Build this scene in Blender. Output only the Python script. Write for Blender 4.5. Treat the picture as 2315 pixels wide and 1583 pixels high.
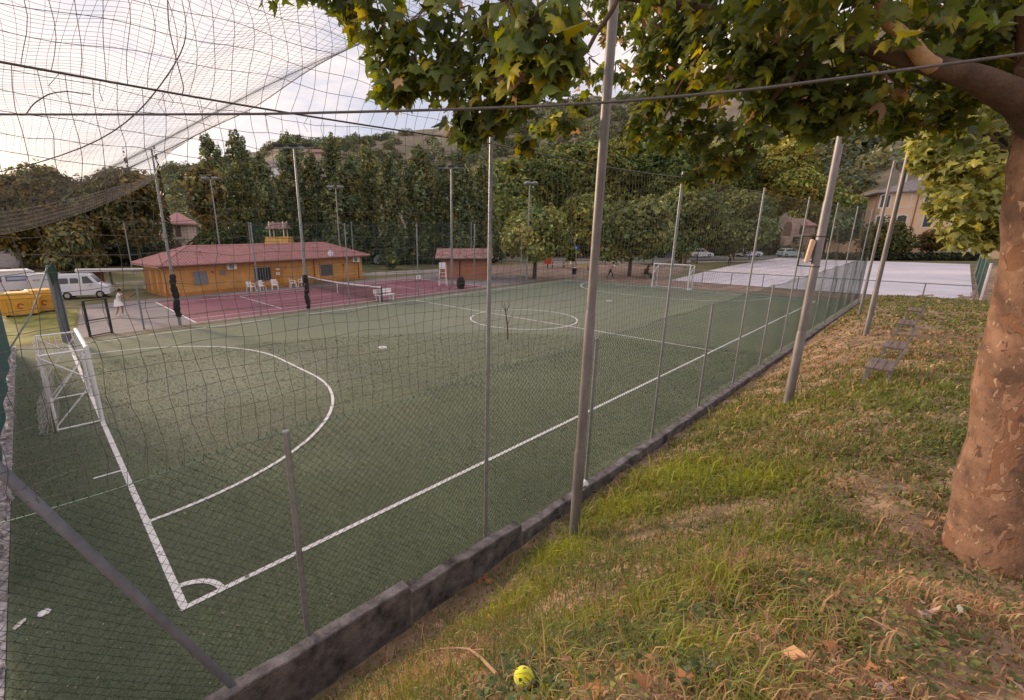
import bpy, bmesh, math, random
import numpy as np
from mathutils import Vector, Matrix
R = math.radians
random.seed(7); rng = np.random.default_rng(11)
scene = bpy.context.scene
for o in list(bpy.data.objects): bpy.data.objects.remove(o)
COL = scene.collection

# ------------------------------------------------------------------ camera, world, sun, exposure
CAM = np.array([-0.7188, -6.1463, 4.8807])
CR = np.array([0.738, -0.675, -0.006]); CU = np.array([0.181, 0.189, 0.965]); CF = np.array([0.651, 0.713, -0.261])
CF /= np.linalg.norm(CF); CR -= CF * (CR @ CF); CR /= np.linalg.norm(CR); CU = np.cross(CR, CF)
FPX, PPX, PPY = 1028.3, 1020.1, 800.1                # focal length and principal point in photo pixels (2315 x 1583)
cd = bpy.data.cameras.new("camera"); cam = bpy.data.objects.new("camera", cd); COL.objects.link(cam)
cd.sensor_width = 36; cd.lens = FPX / 2315 * 36
cd.shift_x = (1157.5 - PPX) / 2315; cd.shift_y = (PPY - 791.5) / 2315
cd.clip_start = 0.05; cd.clip_end = 4000
M = Matrix.Identity(4)
for i in range(3):
    M[i][0] = CR[i]; M[i][1] = CU[i]; M[i][2] = -CF[i]; M[i][3] = CAM[i]
cam.matrix_world = M
scene.camera = cam

SUN_EL, SUN_AZ = R(11), R(102)                       # azimuth measured from +x towards +y
w = bpy.data.worlds.new("World"); scene.world = w; w.use_nodes = True
nt = w.node_tree; nt.nodes.clear()
def N(tree, typ, **kw):
    n = tree.nodes.new(typ)
    for k, v in kw.items(): setattr(n, k, v)
    return n
out = N(nt, "ShaderNodeOutputWorld"); bg = N(nt, "ShaderNodeBackground"); bg.inputs[1].default_value = 0.1
sky = N(nt, "ShaderNodeTexSky", sky_type='NISHITA', sun_disc=False, sun_elevation=SUN_EL, sun_rotation=R(90) - SUN_AZ,
        altitude=300, air_density=1.0, dust_density=2.0, ozone_density=1.5)
tc = N(nt, "ShaderNodeTexCoord"); mp = N(nt, "ShaderNodeMapping"); mp.inputs[3].default_value = (1.0, 1.0, 3.2)
n1 = N(nt, "ShaderNodeTexNoise"); n1.inputs["Scale"].default_value = 2.3; n1.inputs["Detail"].default_value = 9; n1.inputs["Roughness"].default_value = 0.6
n1.inputs["Distortion"].default_value = 0.25
r1 = N(nt, "ShaderNodeValToRGB"); r1.color_ramp.elements[0].position = 0.41; r1.color_ramp.elements[1].position = 0.55
veil = N(nt, "ShaderNodeMix", data_type='RGBA'); veil.inputs[0].default_value = 0.74
veil.inputs[7].default_value = (4.9, 4.8, 5.75, 1)      # thin high cloud veil
cl = N(nt, "ShaderNodeMix", data_type='RGBA'); cl.inputs[7].default_value = (7.8, 6.8, 6.5, 1)
L = nt.links.new
L(tc.outputs["Generated"], mp.inputs[0]); L(mp.outputs[0], n1.inputs["Vector"]); L(n1.outputs[0], r1.inputs[0])
L(sky.outputs[0], veil.inputs[6]); L(veil.outputs[2], cl.inputs[6]); L(r1.outputs[0], cl.inputs[0])
L(cl.outputs[2], bg.inputs[0]); L(bg.outputs[0], out.inputs[0])
sd = bpy.data.lights.new("sun", 'SUN'); sd.energy = 3.2; sd.angle = R(9); sd.color = (1.0, 0.76, 0.52)
sun = bpy.data.objects.new("sun", sd); COL.objects.link(sun)
sdir = Vector((math.cos(SUN_EL) * math.cos(SUN_AZ), math.cos(SUN_EL) * math.sin(SUN_AZ), math.sin(SUN_EL)))
sun.rotation_euler = sdir.to_track_quat('Z', 'Y').to_euler(); sun.location = (0, 60, 40)
vs = scene.view_settings; vs.view_transform = 'Standard'; vs.look = 'None'; vs.exposure = 0.6; vs.gamma = 1
scene.cycles.max_bounces = 5; scene.cycles.diffuse_bounces = 3; scene.cycles.transparent_max_bounces = 4
scene.cycles.use_denoising = True

def W(px, py, d):                                    # a photo pixel at a given depth -> a point of the place
    return Vector(CAM + d * (CF + (px - PPX) / FPX * CR - (py - PPY) / FPX * CU))
def G(px, py, z=0.0):                                # a photo pixel on a horizontal plane -> a point of the place
    d = CF + (px - PPX) / FPX * CR - (py - PPY) / FPX * CU
    return Vector(CAM + (z - CAM[2]) / d[2] * d)

# ------------------------------------------------------------------ materials
def mat(name, col, rough=0.7, var=0.15, scale=6.0, col2=None, metal=0.0, bump=0.0, bscale=None, detail=6, sheen=0.0, spec=0.3, coat=0.0, stretch=(1, 1, 1)):
    m = bpy.data.materials.new(name); m.use_nodes = True; t = m.node_tree; b = t.nodes["Principled BSDF"]
    b.inputs["Roughness"].default_value = rough; b.inputs["Metallic"].default_value = metal
    b.inputs["Specular IOR Level"].default_value = spec; b.inputs["Sheen Weight"].default_value = sheen
    b.inputs["Coat Weight"].default_value = coat
    c = N(t, "ShaderNodeTexCoord"); mpn = N(t, "ShaderNodeMapping"); mpn.inputs[3].default_value = stretch
    n = N(t, "ShaderNodeTexNoise"); n.inputs["Scale"].default_value = scale; n.inputs["Detail"].default_value = detail; n.inputs["Roughness"].default_value = 0.65
    t.links.new(c.outputs["Object"], mpn.inputs[0]); t.links.new(mpn.outputs[0], n.inputs["Vector"])
    rp = N(t, "ShaderNodeValToRGB")
    a = tuple(max(0, x * (1 - var)) for x in col); z = tuple(min(1, x * (1 + var)) for x in (col2 or col))
    rp.color_ramp.elements[0].color = (*a, 1); rp.color_ramp.elements[1].color = (*z, 1)
    rp.color_ramp.elements[0].position = 0.32; rp.color_ramp.elements[1].position = 0.68
    t.links.new(n.outputs[0], rp.inputs[0]); t.links.new(rp.outputs[0], b.inputs["Base Color"])
    if bump:
        n2 = N(t, "ShaderNodeTexNoise"); n2.inputs["Scale"].default_value = bscale or scale * 6; n2.inputs["Detail"].default_value = 4
        t.links.new(mpn.outputs[0], n2.inputs["Vector"])
        bp = N(t, "ShaderNodeBump"); bp.inputs["Strength"].default_value = bump; bp.inputs["Distance"].default_value = 0.02
        t.links.new(n2.outputs[0], bp.inputs["Height"]); t.links.new(bp.outputs[0], b.inputs["Normal"])
    return m
def leafmat(name, trans=0.35, rough=0.6, spec=0.2, hue=0.488):
    m = bpy.data.materials.new(name); m.use_nodes = True; t = m.node_tree; b = t.nodes["Principled BSDF"]
    o = t.nodes["Material Output"]
    at = N(t, "ShaderNodeAttribute", attribute_name="Col"); b.inputs["Roughness"].default_value = rough; b.inputs["Specular IOR Level"].default_value = spec
    tr = N(t, "ShaderNodeBsdfTranslucent"); mx = N(t, "ShaderNodeMixShader"); mx.inputs[0].default_value = trans
    hs = N(t, "ShaderNodeHueSaturation"); hs.inputs["Saturation"].default_value = 1.2; hs.inputs["Value"].default_value = 1.35; hs.inputs["Hue"].default_value = hue
    t.links.new(at.outputs["Color"], b.inputs["Base Color"]); t.links.new(at.outputs["Color"], hs.inputs["Color"]); t.links.new(hs.outputs[0], tr.inputs[0])
    t.links.new(b.outputs[0], mx.inputs[1]); t.links.new(tr.outputs[0], mx.inputs[2]); t.links.new(mx.outputs[0], o.inputs[0])
    return m
m_foliage = leafmat("foliage", 0.22, hue=0.5); m_leaf = leafmat("plane_leaf", 0.42, 0.5, 0.35); m_grass = leafmat("grass_blade", 0.3, 0.6, 0.25)
m_litter = leafmat("dry_leaf", 0.15, 0.8)
m_steel = mat("galvanised_steel", (0.25, 0.262, 0.275), 0.45, 0.18, 9, metal=0.4, bump=0.1)
m_steel_pink = mat("weathered_steel", (0.215, 0.195, 0.192), 0.5, 0.3, 5, metal=0.3, bump=0.12, stretch=(1, 1, 0.3))
m_white = mat("white_paint", (0.78, 0.77, 0.78), 0.4, 0.06, 4)
m_wline = mat("line_paint", (0.70, 0.69, 0.70), 0.9, 0.16, 5, bump=0.3, bscale=90)
m_black = mat("black_padding", (0.022, 0.021, 0.022), 0.7, 0.4, 6, bump=0.5, bscale=8)
m_blackmetal = mat("black_metal", (0.03, 0.03, 0.033), 0.5, 0.2, 8)
m_net = mat("net_cord", (0.10, 0.095, 0.085), 0.9, 0.2, 3)
m_roofnet = mat("roof_net_cord", (0.12, 0.115, 0.11), 0.9, 0.2, 3)
m_whitenet = mat("white_net_cord", (0.62, 0.58, 0.56), 0.9, 0.1, 6)
m_green_wire = mat("green_plastic_wire", (0.022, 0.058, 0.042), 0.6, 0.2, 3)
m_cable = mat("steel_cable", (0.13, 0.12, 0.115), 0.6, 0.2, 30, metal=0.3)
m_conc = mat("dirty_concrete", (0.075, 0.068, 0.072), 0.9, 0.5, 3.5, col2=(0.17, 0.155, 0.16), bump=0.6, bscale=40)
m_bark = mat("plane_bark", (0.15, 0.085, 0.06), 0.85, 0.4, 5.5, col2=(0.30, 0.165, 0.095), bump=0.5, bscale=26, detail=9, stretch=(1, 1, 0.6))
def bark_material():
    m = mat("flaking_plane_bark", (0.15, 0.086, 0.062), 0.9, 0.3, 4.0, col2=(0.265, 0.15, 0.10), detail=10); t = m.node_tree; b = t.nodes["Principled BSDF"]
    c = N(t, "ShaderNodeTexCoord"); mp_ = N(t, "ShaderNodeMapping"); mp_.inputs[3].default_value = (1, 1, .62); t.links.new(c.outputs["Object"], mp_.inputs[0])
    src = b.inputs["Base Color"].links[0].from_socket; hts = []
    for sc_, p0, p1, col, dist in ((5.5, .555, .575, (.22, .11, .066), .7), (11, .615, .635, (.33, .20, .135), 1.2), (19, .645, .66, (.42, .29, .205), .5), (14, .36, .34, (.115, .068, .05), .8)):
        n = N(t, "ShaderNodeTexNoise"); n.inputs["Scale"].default_value = sc_; n.inputs["Detail"].default_value = 5; n.inputs["Distortion"].default_value = dist; t.links.new(mp_.outputs[0], n.inputs["Vector"])
        r = N(t, "ShaderNodeMapRange"); r.inputs[1].default_value = p0; r.inputs[2].default_value = p1; t.links.new(n.outputs[0], r.inputs[0])
        x = N(t, "ShaderNodeMix", data_type='RGBA'); t.links.new(r.outputs[0], x.inputs[0]); t.links.new(src, x.inputs[6]); x.inputs[7].default_value = (*col, 1); src = x.outputs[2]; hts.append(r.outputs[0])
    t.links.new(src, b.inputs["Base Color"]); last = None
    fine = N(t, "ShaderNodeTexNoise"); fine.inputs["Scale"].default_value = 45; fine.inputs["Detail"].default_value = 8; t.links.new(mp_.outputs[0], fine.inputs["Vector"]); hsum = fine.outputs[0]
    for h in hts[:3]:
        ad = N(t, "ShaderNodeMath", operation='SUBTRACT'); t.links.new(hsum, ad.inputs[0]); t.links.new(h, ad.inputs[1]); hsum = ad.outputs[0]
    bp = N(t, "ShaderNodeBump"); bp.inputs["Strength"].default_value = .55; bp.inputs["Distance"].default_value = .012; t.links.new(hsum, bp.inputs["Height"]); t.links.new(bp.outputs[0], b.inputs["Normal"])
    return m
m_bark = bark_material()
m_barelimb = mat("sunlit_bare_limb", (0.42, 0.26, 0.14), 0.8, 0.25, 6, bump=0.3)  # bare bark, its sunlit orange put into the colour
m_shaded_limb = mat("shaded_limb_bark", (0.10, 0.062, 0.042), 0.9, 0.35, 7, bump=0.5)  # bark darkened, the shade on the limb undersides put into its colour
m_trunk = mat("dark_trunk", (0.10, 0.075, 0.055), 0.9, 0.3, 3, bump=0.4)
m_orange = mat("orange_render", (0.54, 0.285, 0.10), 0.9, 0.16, 1.4, bump=0.1, bscale=30)
m_tile = mat("pink_roof_tile", (0.42, 0.22, 0.21), 0.8, 0.18, 2.0)
m_oldtile = mat("old_roof_tile", (0.24, 0.125, 0.115), 0.9, 0.3, 2.5, col2=(0.34, 0.20, 0.19))
m_greytile = mat("grey_roof_tile", (0.26, 0.22, 0.22), 0.9, 0.25, 2)
m_wood = mat("shed_boards", (0.36, 0.165, 0.10), 0.8, 0.25, 2, stretch=(0.4, 0.4, 9))
m_darkwood = mat("dark_wood", (0.05, 0.042, 0.036), 0.8, 0.3, 3)
m_house = mat("peach_render", (0.84, 0.58, 0.38), 0.9, 0.08, 0.6)
m_house2 = mat("pale_render", (0.62, 0.50, 0.45), 0.9, 0.12, 0.6)
m_stone = mat("ruin_stone", (0.40, 0.29, 0.24), 0.95, 0.3, 1.0, col2=(0.5, 0.38, 0.31), bump=0.5, bscale=5)
m_trim = mat("cream_trim", (0.80, 0.72, 0.62), 0.8, 0.06, 2)
m_shutter = mat("grey_shutter", (0.20, 0.21, 0.22), 0.6, 0.1, 4)
m_glass = mat("dark_glass", (0.03, 0.035, 0.04), 0.12, 0.2, 2, spec=0.6)
m_cream = mat("cream_plastic", (0.68, 0.66, 0.60), 0.5, 0.06, 3)
m_benchwood = mat("weathered_bench_wood", (0.19, 0.145, 0.125), 0.85, 0.3, 3, stretch=(0.4, 6, 6), bump=0.4)
m_red = mat("red_paint", (0.55, 0.05, 0.03), 0.5, 0.15, 3)
m_blue = mat("blue_sign_paint", (0.02, 0.09, 0.5), 0.4, 0.1, 3)
m_yellow = mat("yellow_skip_paint", (0.58, 0.31, 0.05), 0.6, 0.15, 2.5)
m_straw = mat("ochre_roof", (0.62, 0.36, 0.10), 0.8, 0.15, 3)
m_ybench = mat("yellow_bench_paint", (0.62, 0.45, 0.22), 0.7, 0.1, 3)
m_skin = mat("skin", (0.52, 0.30, 0.21), 0.6, 0.08, 10)
m_skin2 = mat("tanned_skin", (0.36, 0.19, 0.12), 0.6, 0.08, 10)
m_hair = mat("dark_hair", (0.03, 0.02, 0.015), 0.6, 0.2, 20)
m_tyre = mat("tyre_rubber", (0.025, 0.025, 0.027), 0.8, 0.2, 10)
m_rim = mat("alloy_rim", (0.45, 0.45, 0.47), 0.35, 0.1, 10, metal=0.7)
m_lampglass = mat("headlight_glass", (0.7, 0.7, 0.68), 0.15, 0.05, 5)
m_taillight = mat("tail_light", (0.4, 0.02, 0.02), 0.3, 0.1, 5)
m_globe = bpy.data.materials.new("lit_globe"); m_globe.use_nodes = True
m_globe.node_tree.nodes["Principled BSDF"].inputs["Emission Color"].default_value = (1, 0.95, 0.85, 1)
m_globe.node_tree.nodes["Principled BSDF"].inputs["Emission Strength"].default_value = 1.6
def carpaint(name, c): return mat(name, c, 0.3, 0.03, 1.5, spec=0.5, coat=0.6)

# ------------------------------------------------------------------ mesh helpers
class MB:
    def __init__(s): s.v = []; s.f = []; s.m = []; s.cur = 0
    def add(s, vs, fs):
        b = len(s.v); s.v += [tuple(p) for p in vs]; s.f += [tuple(i + b for i in f) for f in fs]; s.m += [s.cur] * len(fs); return s
    def box(s, x0, x1, y0, y1, z0, z1):
        return s.add([(x0, y0, z0), (x1, y0, z0), (x1, y1, z0), (x0, y1, z0), (x0, y0, z1), (x1, y0, z1), (x1, y1, z1), (x0, y1, z1)],
                     [(0, 3, 2, 1), (4, 5, 6, 7), (0, 1, 5, 4), (1, 2, 6, 5), (2, 3, 7, 6), (3, 0, 4, 7)])
    def bar(s, p, q, w, h=None, up=(0, 0, 1)):       # square bar from p to q
        h = h or w; p = Vector(p); q = Vector(q); d = (q - p).normalized(); u = Vector(up)
        if abs(d.dot(u)) > 0.98: u = Vector((1, 0, 0))
        a = d.cross(u).normalized() * w / 2; b = a.cross(d).normalized() * h / 2
        return s.add([p - a - b, p + a - b, p + a + b, p - a + b, q - a - b, q + a - b, q + a + b, q - a + b],
                     [(0, 3, 2, 1), (4, 5, 6, 7), (0, 1, 5, 4), (1, 2, 6, 5), (2, 3, 7, 6), (3, 0, 4, 7)])
    def tube(s, path, rad, n=8, cap=True):
        path = [Vector(p) for p in path]; k = len(path)
        if not hasattr(rad, '__len__'): rad = [rad] * k
        vs = []; ref = None
        for i, p in enumerate(path):
            d = (path[min(i + 1, k - 1)] - path[max(i - 1, 0)]).normalized()
            if ref is None: ref = Vector((0, 0, 1)) if abs(d.z) < 0.9 else Vector((1, 0, 0))
            a = d.cross(ref).normalized(); ref = a.cross(d); b = ref
            for j in range(n):
                t = 2 * math.pi * j / n; vs.append(p + (a * math.cos(t) + b * math.sin(t)) * rad[i])
        fs = [(i * n + j, i * n + (j + 1) % n, (i + 1) * n + (j + 1) % n, (i + 1) * n + j) for i in range(k - 1) for j in range(n)]
        if cap: fs += [tuple(range(n - 1, -1, -1)), tuple((k - 1) * n + j for j in range(n))]
        return s.add(vs, fs)
    def cyl(s, c, r, z0, z1, n=12, r2=None): return s.tube([(c[0], c[1], z0), (c[0], c[1], z1)], [r, r if r2 is None else r2], n)
    def prism(s, poly, axis, a, b):                  # 2D polygon extruded along an axis; 'y': poly in (x,z); 'x': poly in (y,z); 'z': (x,y)
        f = {'y': lambda p, t: (p[0], t, p[1]), 'x': lambda p, t: (t, p[0], p[1]), 'z': lambda p, t: (p[0], p[1], t)}[axis]
        n = len(poly); vs = [f(p, a) for p in poly] + [f(p, b) for p in poly]
        return s.add(vs, [tuple(range(n - 1, -1, -1)), tuple(range(n, 2 * n))] + [(i, (i + 1) % n, n + (i + 1) % n, n + i) for i in range(n)])
    def sphere(s, c, r, n=10, m=6, sq=(1, 1, 1)):
        vs = [(c[0], c[1], c[2] - r * sq[2])]
        for i in range(1, m):
            t = math.pi * i / m
            for j in range(n): vs.append((c[0] + r * sq[0] * math.sin(t) * math.cos(2 * math.pi * j / n), c[1] + r * sq[1] * math.sin(t) * math.sin(2 * math.pi * j / n), c[2] - r * sq[2] * math.cos(t)))
        vs.append((c[0], c[1], c[2] + r * sq[2])); fs = []
        for j in range(n):
            fs.append((0, 1 + (j + 1) % n, 1 + j)); fs.append((len(vs) - 1, len(vs) - 1 - n + j, len(vs) - 1 - n + (j + 1) % n))
            for i in range(m - 2):
                a = 1 + i * n; fs.append((a + j, a + (j + 1) % n, a + n + (j + 1) % n, a + n + j))
        return s.add(vs, fs)
    def build(s, name, mats, parent=None, smooth=False, bevel=0.0):
        me = bpy.data.meshes.new(name); me.from_pydata(s.v, [], s.f); me.validate()
        mats = mats if isinstance(mats, (list, tuple)) else [mats]
        for m in mats: me.materials.append(m)
        if len(mats) > 1: me.polygons.foreach_set("material_index", s.m)
        bm = bmesh.new(); bm.from_mesh(me); bmesh.ops.recalc_face_normals(bm, faces=bm.faces); bm.to_mesh(me); bm.free()
        o = bpy.data.objects.new(name, me); COL.objects.link(o)
        if parent: o.parent = parent
        if smooth:
            me.polygons.foreach_set("use_smooth", [True] * len(me.polygons)); me.set_sharp_from_angle(angle=R(40))
        if bevel:
            b = o.modifiers.new("bevel", 'BEVEL'); b.width = bevel; b.segments = 2; b.limit_method = 'ANGLE'
        return o
def tag(o, label=None, cat=None, group=None, kind=None):
    if label: o["label"] = label
    if cat: o["category"] = cat
    if group: o["group"] = group
    if kind: o["kind"] = kind
    return o
def thing(name, label, cat, loc=(0, 0, 0), rz=0.0, group=None):
    o = bpy.data.objects.new(name, None); COL.objects.link(o); o.location = loc; o.rotation_euler = (0, 0, rz); o.empty_display_size = 0.2
    return tag(o, label, cat, group)
def dup(root, loc, rz=0.0, label=None, scale=None):
    r = root.copy(); COL.objects.link(r); r.location = loc; r.rotation_euler = (0, 0, rz)
    if scale: r.scale = scale
    if label: r["label"] = label
    for ch in list(root.children):
        c = ch.copy(); COL.objects.link(c); c.parent = r
        for g in ch.children:
            d = g.copy(); COL.objects.link(d); d.parent = c
    return r
def npmesh(name, V, F, mat_, parent=None, col=None, smooth=False):   # V (n,3), F list of equal-size index arrays
    me = bpy.data.meshes.new(name); V = np.asarray(V, np.float32)
    F = [np.asarray(f, np.int32) for f in F if len(f)]
    me.vertices.add(len(V)); me.vertices.foreach_set("co", V.ravel())
    tot = sum(f.size for f in F); npoly = sum(len(f) for f in F)
    me.loops.add(tot); me.polygons.add(npoly)
    me.loops.foreach_set("vertex_index", np.concatenate([f.ravel() for f in F]))
    ls = []; st = 0
    for f in F:
        ls.append(st + np.arange(len(f)) * f.shape[1]); st += f.size
    me.polygons.foreach_set("loop_start", np.concatenate(ls).astype(np.int32))
    if smooth: me.polygons.foreach_set("use_smooth", np.ones(npoly, bool))
    me.update(calc_edges=True)
    if col is not None:
        a = me.color_attributes.new("Col", 'FLOAT_COLOR', 'POINT')
        c4 = np.ones((len(V), 4), np.float32); c4[:, :3] = col; a.data.foreach_set("color", c4.ravel())
    me.materials.append(mat_)
    o = bpy.data.objects.new(name, me); COL.objects.link(o)
    if parent: o.parent = parent
    return o
def strands(polys, r, n=3):                          # many thin tubes at once
    Vs = []; Fs = []; b = 0
    for p in polys:
        p = np.asarray(p, float); k = len(p); d = p[-1] - p[0]; d = d / (np.linalg.norm(d) + 1e-9)
        ref = np.array([0, 0, 1.]) if abs(d[2]) < 0.9 else np.array([1., 0, 0]); a = np.cross(d, ref); a /= np.linalg.norm(a); c = np.cross(a, d)
        t = np.arange(n) * 2 * np.pi / n
        off = (np.cos(t)[:, None] * a + np.sin(t)[:, None] * c) * r
        Vs.append((p[:, None, :] + off[None]).reshape(-1, 3))
        i = np.arange(k - 1)[:, None] * n; j = np.arange(n)[None]; j2 = (j + 1) % n
        Fs.append((np.stack([i + j, i + j2, i + n + j2, i + n + j], -1).reshape(-1, 4)) + b); b += k * n
    return np.concatenate(Vs), [np.concatenate(Fs)]
def netobj(name, polys, r, m, parent=None): 
    V, F = strands(polys, r); return npmesh(name, V, F, m, parent)
def unit(v): return v / (np.linalg.norm(v, axis=-1, keepdims=True) + 1e-9)
def leaves(name, C, Nn, S, color, parent=None, m=None, asp=1.5):  # rhombic leaf clumps, slightly folded
    n = len(C); Nn = unit(Nn); ref = rng.normal(size=(n, 3)); a = unit(np.cross(Nn, ref)); b = np.cross(Nn, a); S = S[:, None]
    V = np.stack([C - a * S * asp / 2, C - b * S / 2 + Nn * S * 0.18, C + a * S * asp / 2, C + b * S / 2 + Nn * S * 0.18], 1).reshape(-1, 3)
    i = np.arange(n)[:, None] * 4
    F = [np.concatenate([i + np.array([[0, 1, 2]]), i + np.array([[0, 2, 3]])])]
    return npmesh(name, V, F, m or m_foliage, parent, np.repeat(color, 4, 0))
def blobleaves(blobs, dens, size, base, jit=0.35, up=0.25):      # blobs: (x,y,z,rx,ry,rz); leaves lie on lumpy shells
    C = []; Nn = []; CC = []
    for bl in blobs:
        c = np.array(bl[:3]); rr = np.array(bl[3:6]); area = 4 * math.pi * ((rr[0] * rr[1] + rr[0] * rr[2] + rr[1] * rr[2]) / 3)
        n = max(12, int(area * dens)); d = unit(rng.normal(size=(n, 3)))
        lump = 1 + 0.16 * np.sin(d @ np.array([5.1, 3.3, 4.2]) + c[0] * 3) + 0.13 * np.sin(d @ np.array([-3.7, 6.1, 5.0]) + c[1] * 5)
        rad = lump * (1 - 0.35 * rng.random(n) ** 2.2)
        C.append(c + d * rr * rad[:, None]); Nn.append(unit(d / rr) + rng.normal(size=(n, 3)) * 0.45 + np.array([0, 0, up]))
        tone = np.exp(rng.normal() * 0.22)
        k = np.exp(rng.normal(size=(n, 1)) * jit) * tone; hue = rng.normal(size=(n, 1)) * 0.16 + rng.normal() * 0.08
        CC.append(np.array(base)[None] * k * np.concatenate([1 + hue, np.ones((n, 1)), 1 - hue], 1))
    C = np.concatenate(C); CC = np.clip(np.concatenate(CC), 0.004, 0.6)
    return C, np.concatenate(Nn), size * np.exp(rng.normal(size=len(C)) * 0.3), CC
def sub_blobs(c, rr, n, f=0.42, shell=0.75):         # lumps covering an ellipsoidal crown
    bs = []
    for _ in range(n):
        d = unit(rng.normal(size=3)); k = shell * (0.55 + 0.45 * rng.random())
        p = np.array(c) + d * np.array(rr) * k; q = f * (0.7 + 0.6 * rng.random()) * min(rr)
        bs.append((*p, q * 1.15, q * 1.15, q * 0.9))
    return bs
def ptag(name, label, cat, group): return dict(name=name, label=label, cat=cat, group=group)
def tree(name, label, base, h, crown_z, rx, ry, rz_, color, dens=5.0, size=0.45, nb=22, group=None, trunk_r=0.25, cat="tree", shell=0.75, f=0.42, limbs=4):
    root = thing(name, label, cat, base, 0, group)
    t = MB(); t.tube([(0, 0, -0.3), (0.05, 0, h * 0.25), (-0.05, 0.08, crown_z)], [trunk_r, trunk_r * 0.8, trunk_r * 0.4], 8)
    for i in range(limbs):
        a = i * 2.4 + base[0]; t.tube([(0, 0, h * 0.28 + 0.2 * i), (0.4 * rx * math.cos(a), 0.4 * ry * math.sin(a), crown_z), (0.7 * rx * math.cos(a), 0.7 * ry * math.sin(a), crown_z + rz_ * 0.4)], [trunk_r * 0.5, trunk_r * 0.3, trunk_r * 0.1], 5)
    t.build("trunk", m_trunk, root, True)
    bl = sub_blobs((0, 0, crown_z), (rx, ry, rz_), nb, f, shell)
    leaves("crown", *blobleaves(bl, dens, size, color), parent=root)
    return root

# ------------------------------------------------------------------ the setting: ground, bank, pitch, courts, road, hills
_gx = [-10, -2, 0.5, 2.5, 4.7, 8, 12, 16, 20, 28, 38, 46, 60, 90]
_gy = [2.35, 2.7, 3.0, 3.6, 4.2, 5.0, 5.5, 6.3, 7.3, 9, 12, 20, 45]
_gz = [[0.1, .5, .9, 1.6, 2.2, 2.9, 3.2, 3.4, 3.5, 3.6, 3.8, 4, 5],
       [-.05, .35, .7, 1.4, 2.05, 2.85, 3.15, 3.35, 3.45, 3.5, 3.7, 4, 5],
       [.0, .22, .55, 1.25, 1.9, 2.68, 3.02, 3.28, 3.35, 3.4, 3.6, 4, 5],
       [.02, .15, .38, .95, 1.5, 2.15, 2.5, 2.8, 2.9, 3.0, 3.2, 3.6, 4.5],
       [.05, .16, .36, .72, 1.05, 1.5, 1.75, 2.0, 2.12, 2.3, 2.6, 3, 4],
       [.06, .18, .36, .68, 1.0, 1.45, 1.72, 1.98, 2.1, 2.25, 2.5, 2.8, 4],
       [.06, .2, .36, .62, .93, 1.45, 1.79, 2.0, 2.08, 2.2, 2.4, 2.7, 4],
       [.08, .22, .40, .78, 1.15, 1.5, 1.6, 1.75, 1.85, 2.0, 2.2, 2.6, 3.8],
       [.08, .25, .48, .95, 1.35, 1.5, 1.49, 1.55, 1.65, 1.8, 2.1, 2.5, 3.5],
       [.10, .35, .70, 1.05, 1.18, 1.25, 1.28, 1.3, 1.35, 1.5, 1.9, 2.3, 3.2],
       [.10, .35, .6, .75, .8, .8, .8, .8, .8, .9, 1.5, 2.0, 3.0],
       [.0, .0, .0, .02, .04, .04, .04, .04, .06, .3, 1.1, 1.8, 3.0],
       [-.2, -.2, -.2, -.2, -.2, -.2, -.2, -.2, -.1, .25, .9, 1.6, 2.8],
       [-.2, -.2, -.2, -.2, -.2, -.2, -.2, -.2, -.1, .2, .6, 1.2, 2.4]]
_gx = np.array(_gx, float); _gy = np.array(_gy); _gz = np.array(_gz)
def bankH(x, y):                                     # height of the grass bank beside the pitch
    x = np.asarray(x, float); d = -np.asarray(y, float)
    i = np.clip(np.searchsorted(_gx, x) - 1, 0, len(_gx) - 2); j = np.clip(np.searchsorted(_gy, d) - 1, 0, len(_gy) - 2)
    u = np.clip((x - _gx[i]) / (_gx[i + 1] - _gx[i]), 0, 1); v = np.clip((d - _gy[j]) / (_gy[j + 1] - _gy[j]), 0, 1)
    us = u * u * (3 - 2 * u)
    z = (_gz[i, j] * (1 - us) + _gz[i + 1, j] * us) * (1 - v) + (_gz[i, j + 1] * (1 - us) + _gz[i + 1, j + 1] * us) * v
    return z + 0.02 * np.sin(x * 5.1 + d * 3.3) + 0.02 * np.sin(x * 2.3 - d * 6.7) + 0.012 * np.sin(x * 11 + d * 9)
def onbank(px, py):                                  # where a photo pixel meets the bank
    d = CF + (px - PPX) / FPX * CR - (py - PPY) / FPX * CU
    t = 0.8
    while t < 90:
        p = CAM + d * t
        if p[1] < -2.35 and p[2] < bankH(p[0], p[1]): break
        t += 0.01
    return Vector((p[0], p[1], float(bankH(p[0], p[1]))))

def sheet(name, poly, z, m, kind="structure"):
    me = bpy.data.meshes.new(name); me.from_pydata([(x, y, z) for x, y in poly], [], [tuple(range(len(poly)))]); me.materials.append(m)
    o = bpy.data.objects.new(name, me); COL.objects.link(o); o["kind"] = kind; return o
m_ground = mat("meadow_ground", (0.10, 0.105, 0.04), 0.95, 0.35, 0.25, col2=(0.17, 0.145, 0.07), bump=0.5, bscale=6, detail=10)
m_soil = mat("bank_soil", (0.19, 0.135, 0.085), 0.95, 0.3, 2.2, col2=(0.34, 0.23, 0.15), bump=0.8, bscale=45, detail=10)
m_dirt = mat("bare_dirt", (0.21, 0.15, 0.12), 0.95, 0.25, 0.7, col2=(0.30, 0.21, 0.16), bump=0.4, bscale=9)
m_asph = mat("pale_asphalt", (0.235, 0.205, 0.21), 0.9, 0.14, 0.9, bump=0.2, bscale=40)
m_pink = mat("pink_court", (0.235, 0.093, 0.115), 0.85, 0.12, 0.8)
m_rink = mat("white_rink", (0.60, 0.55, 0.59), 0.75, 0.09, 0.22, col2=(0.66, 0.61, 0.66), detail=12)
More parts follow.
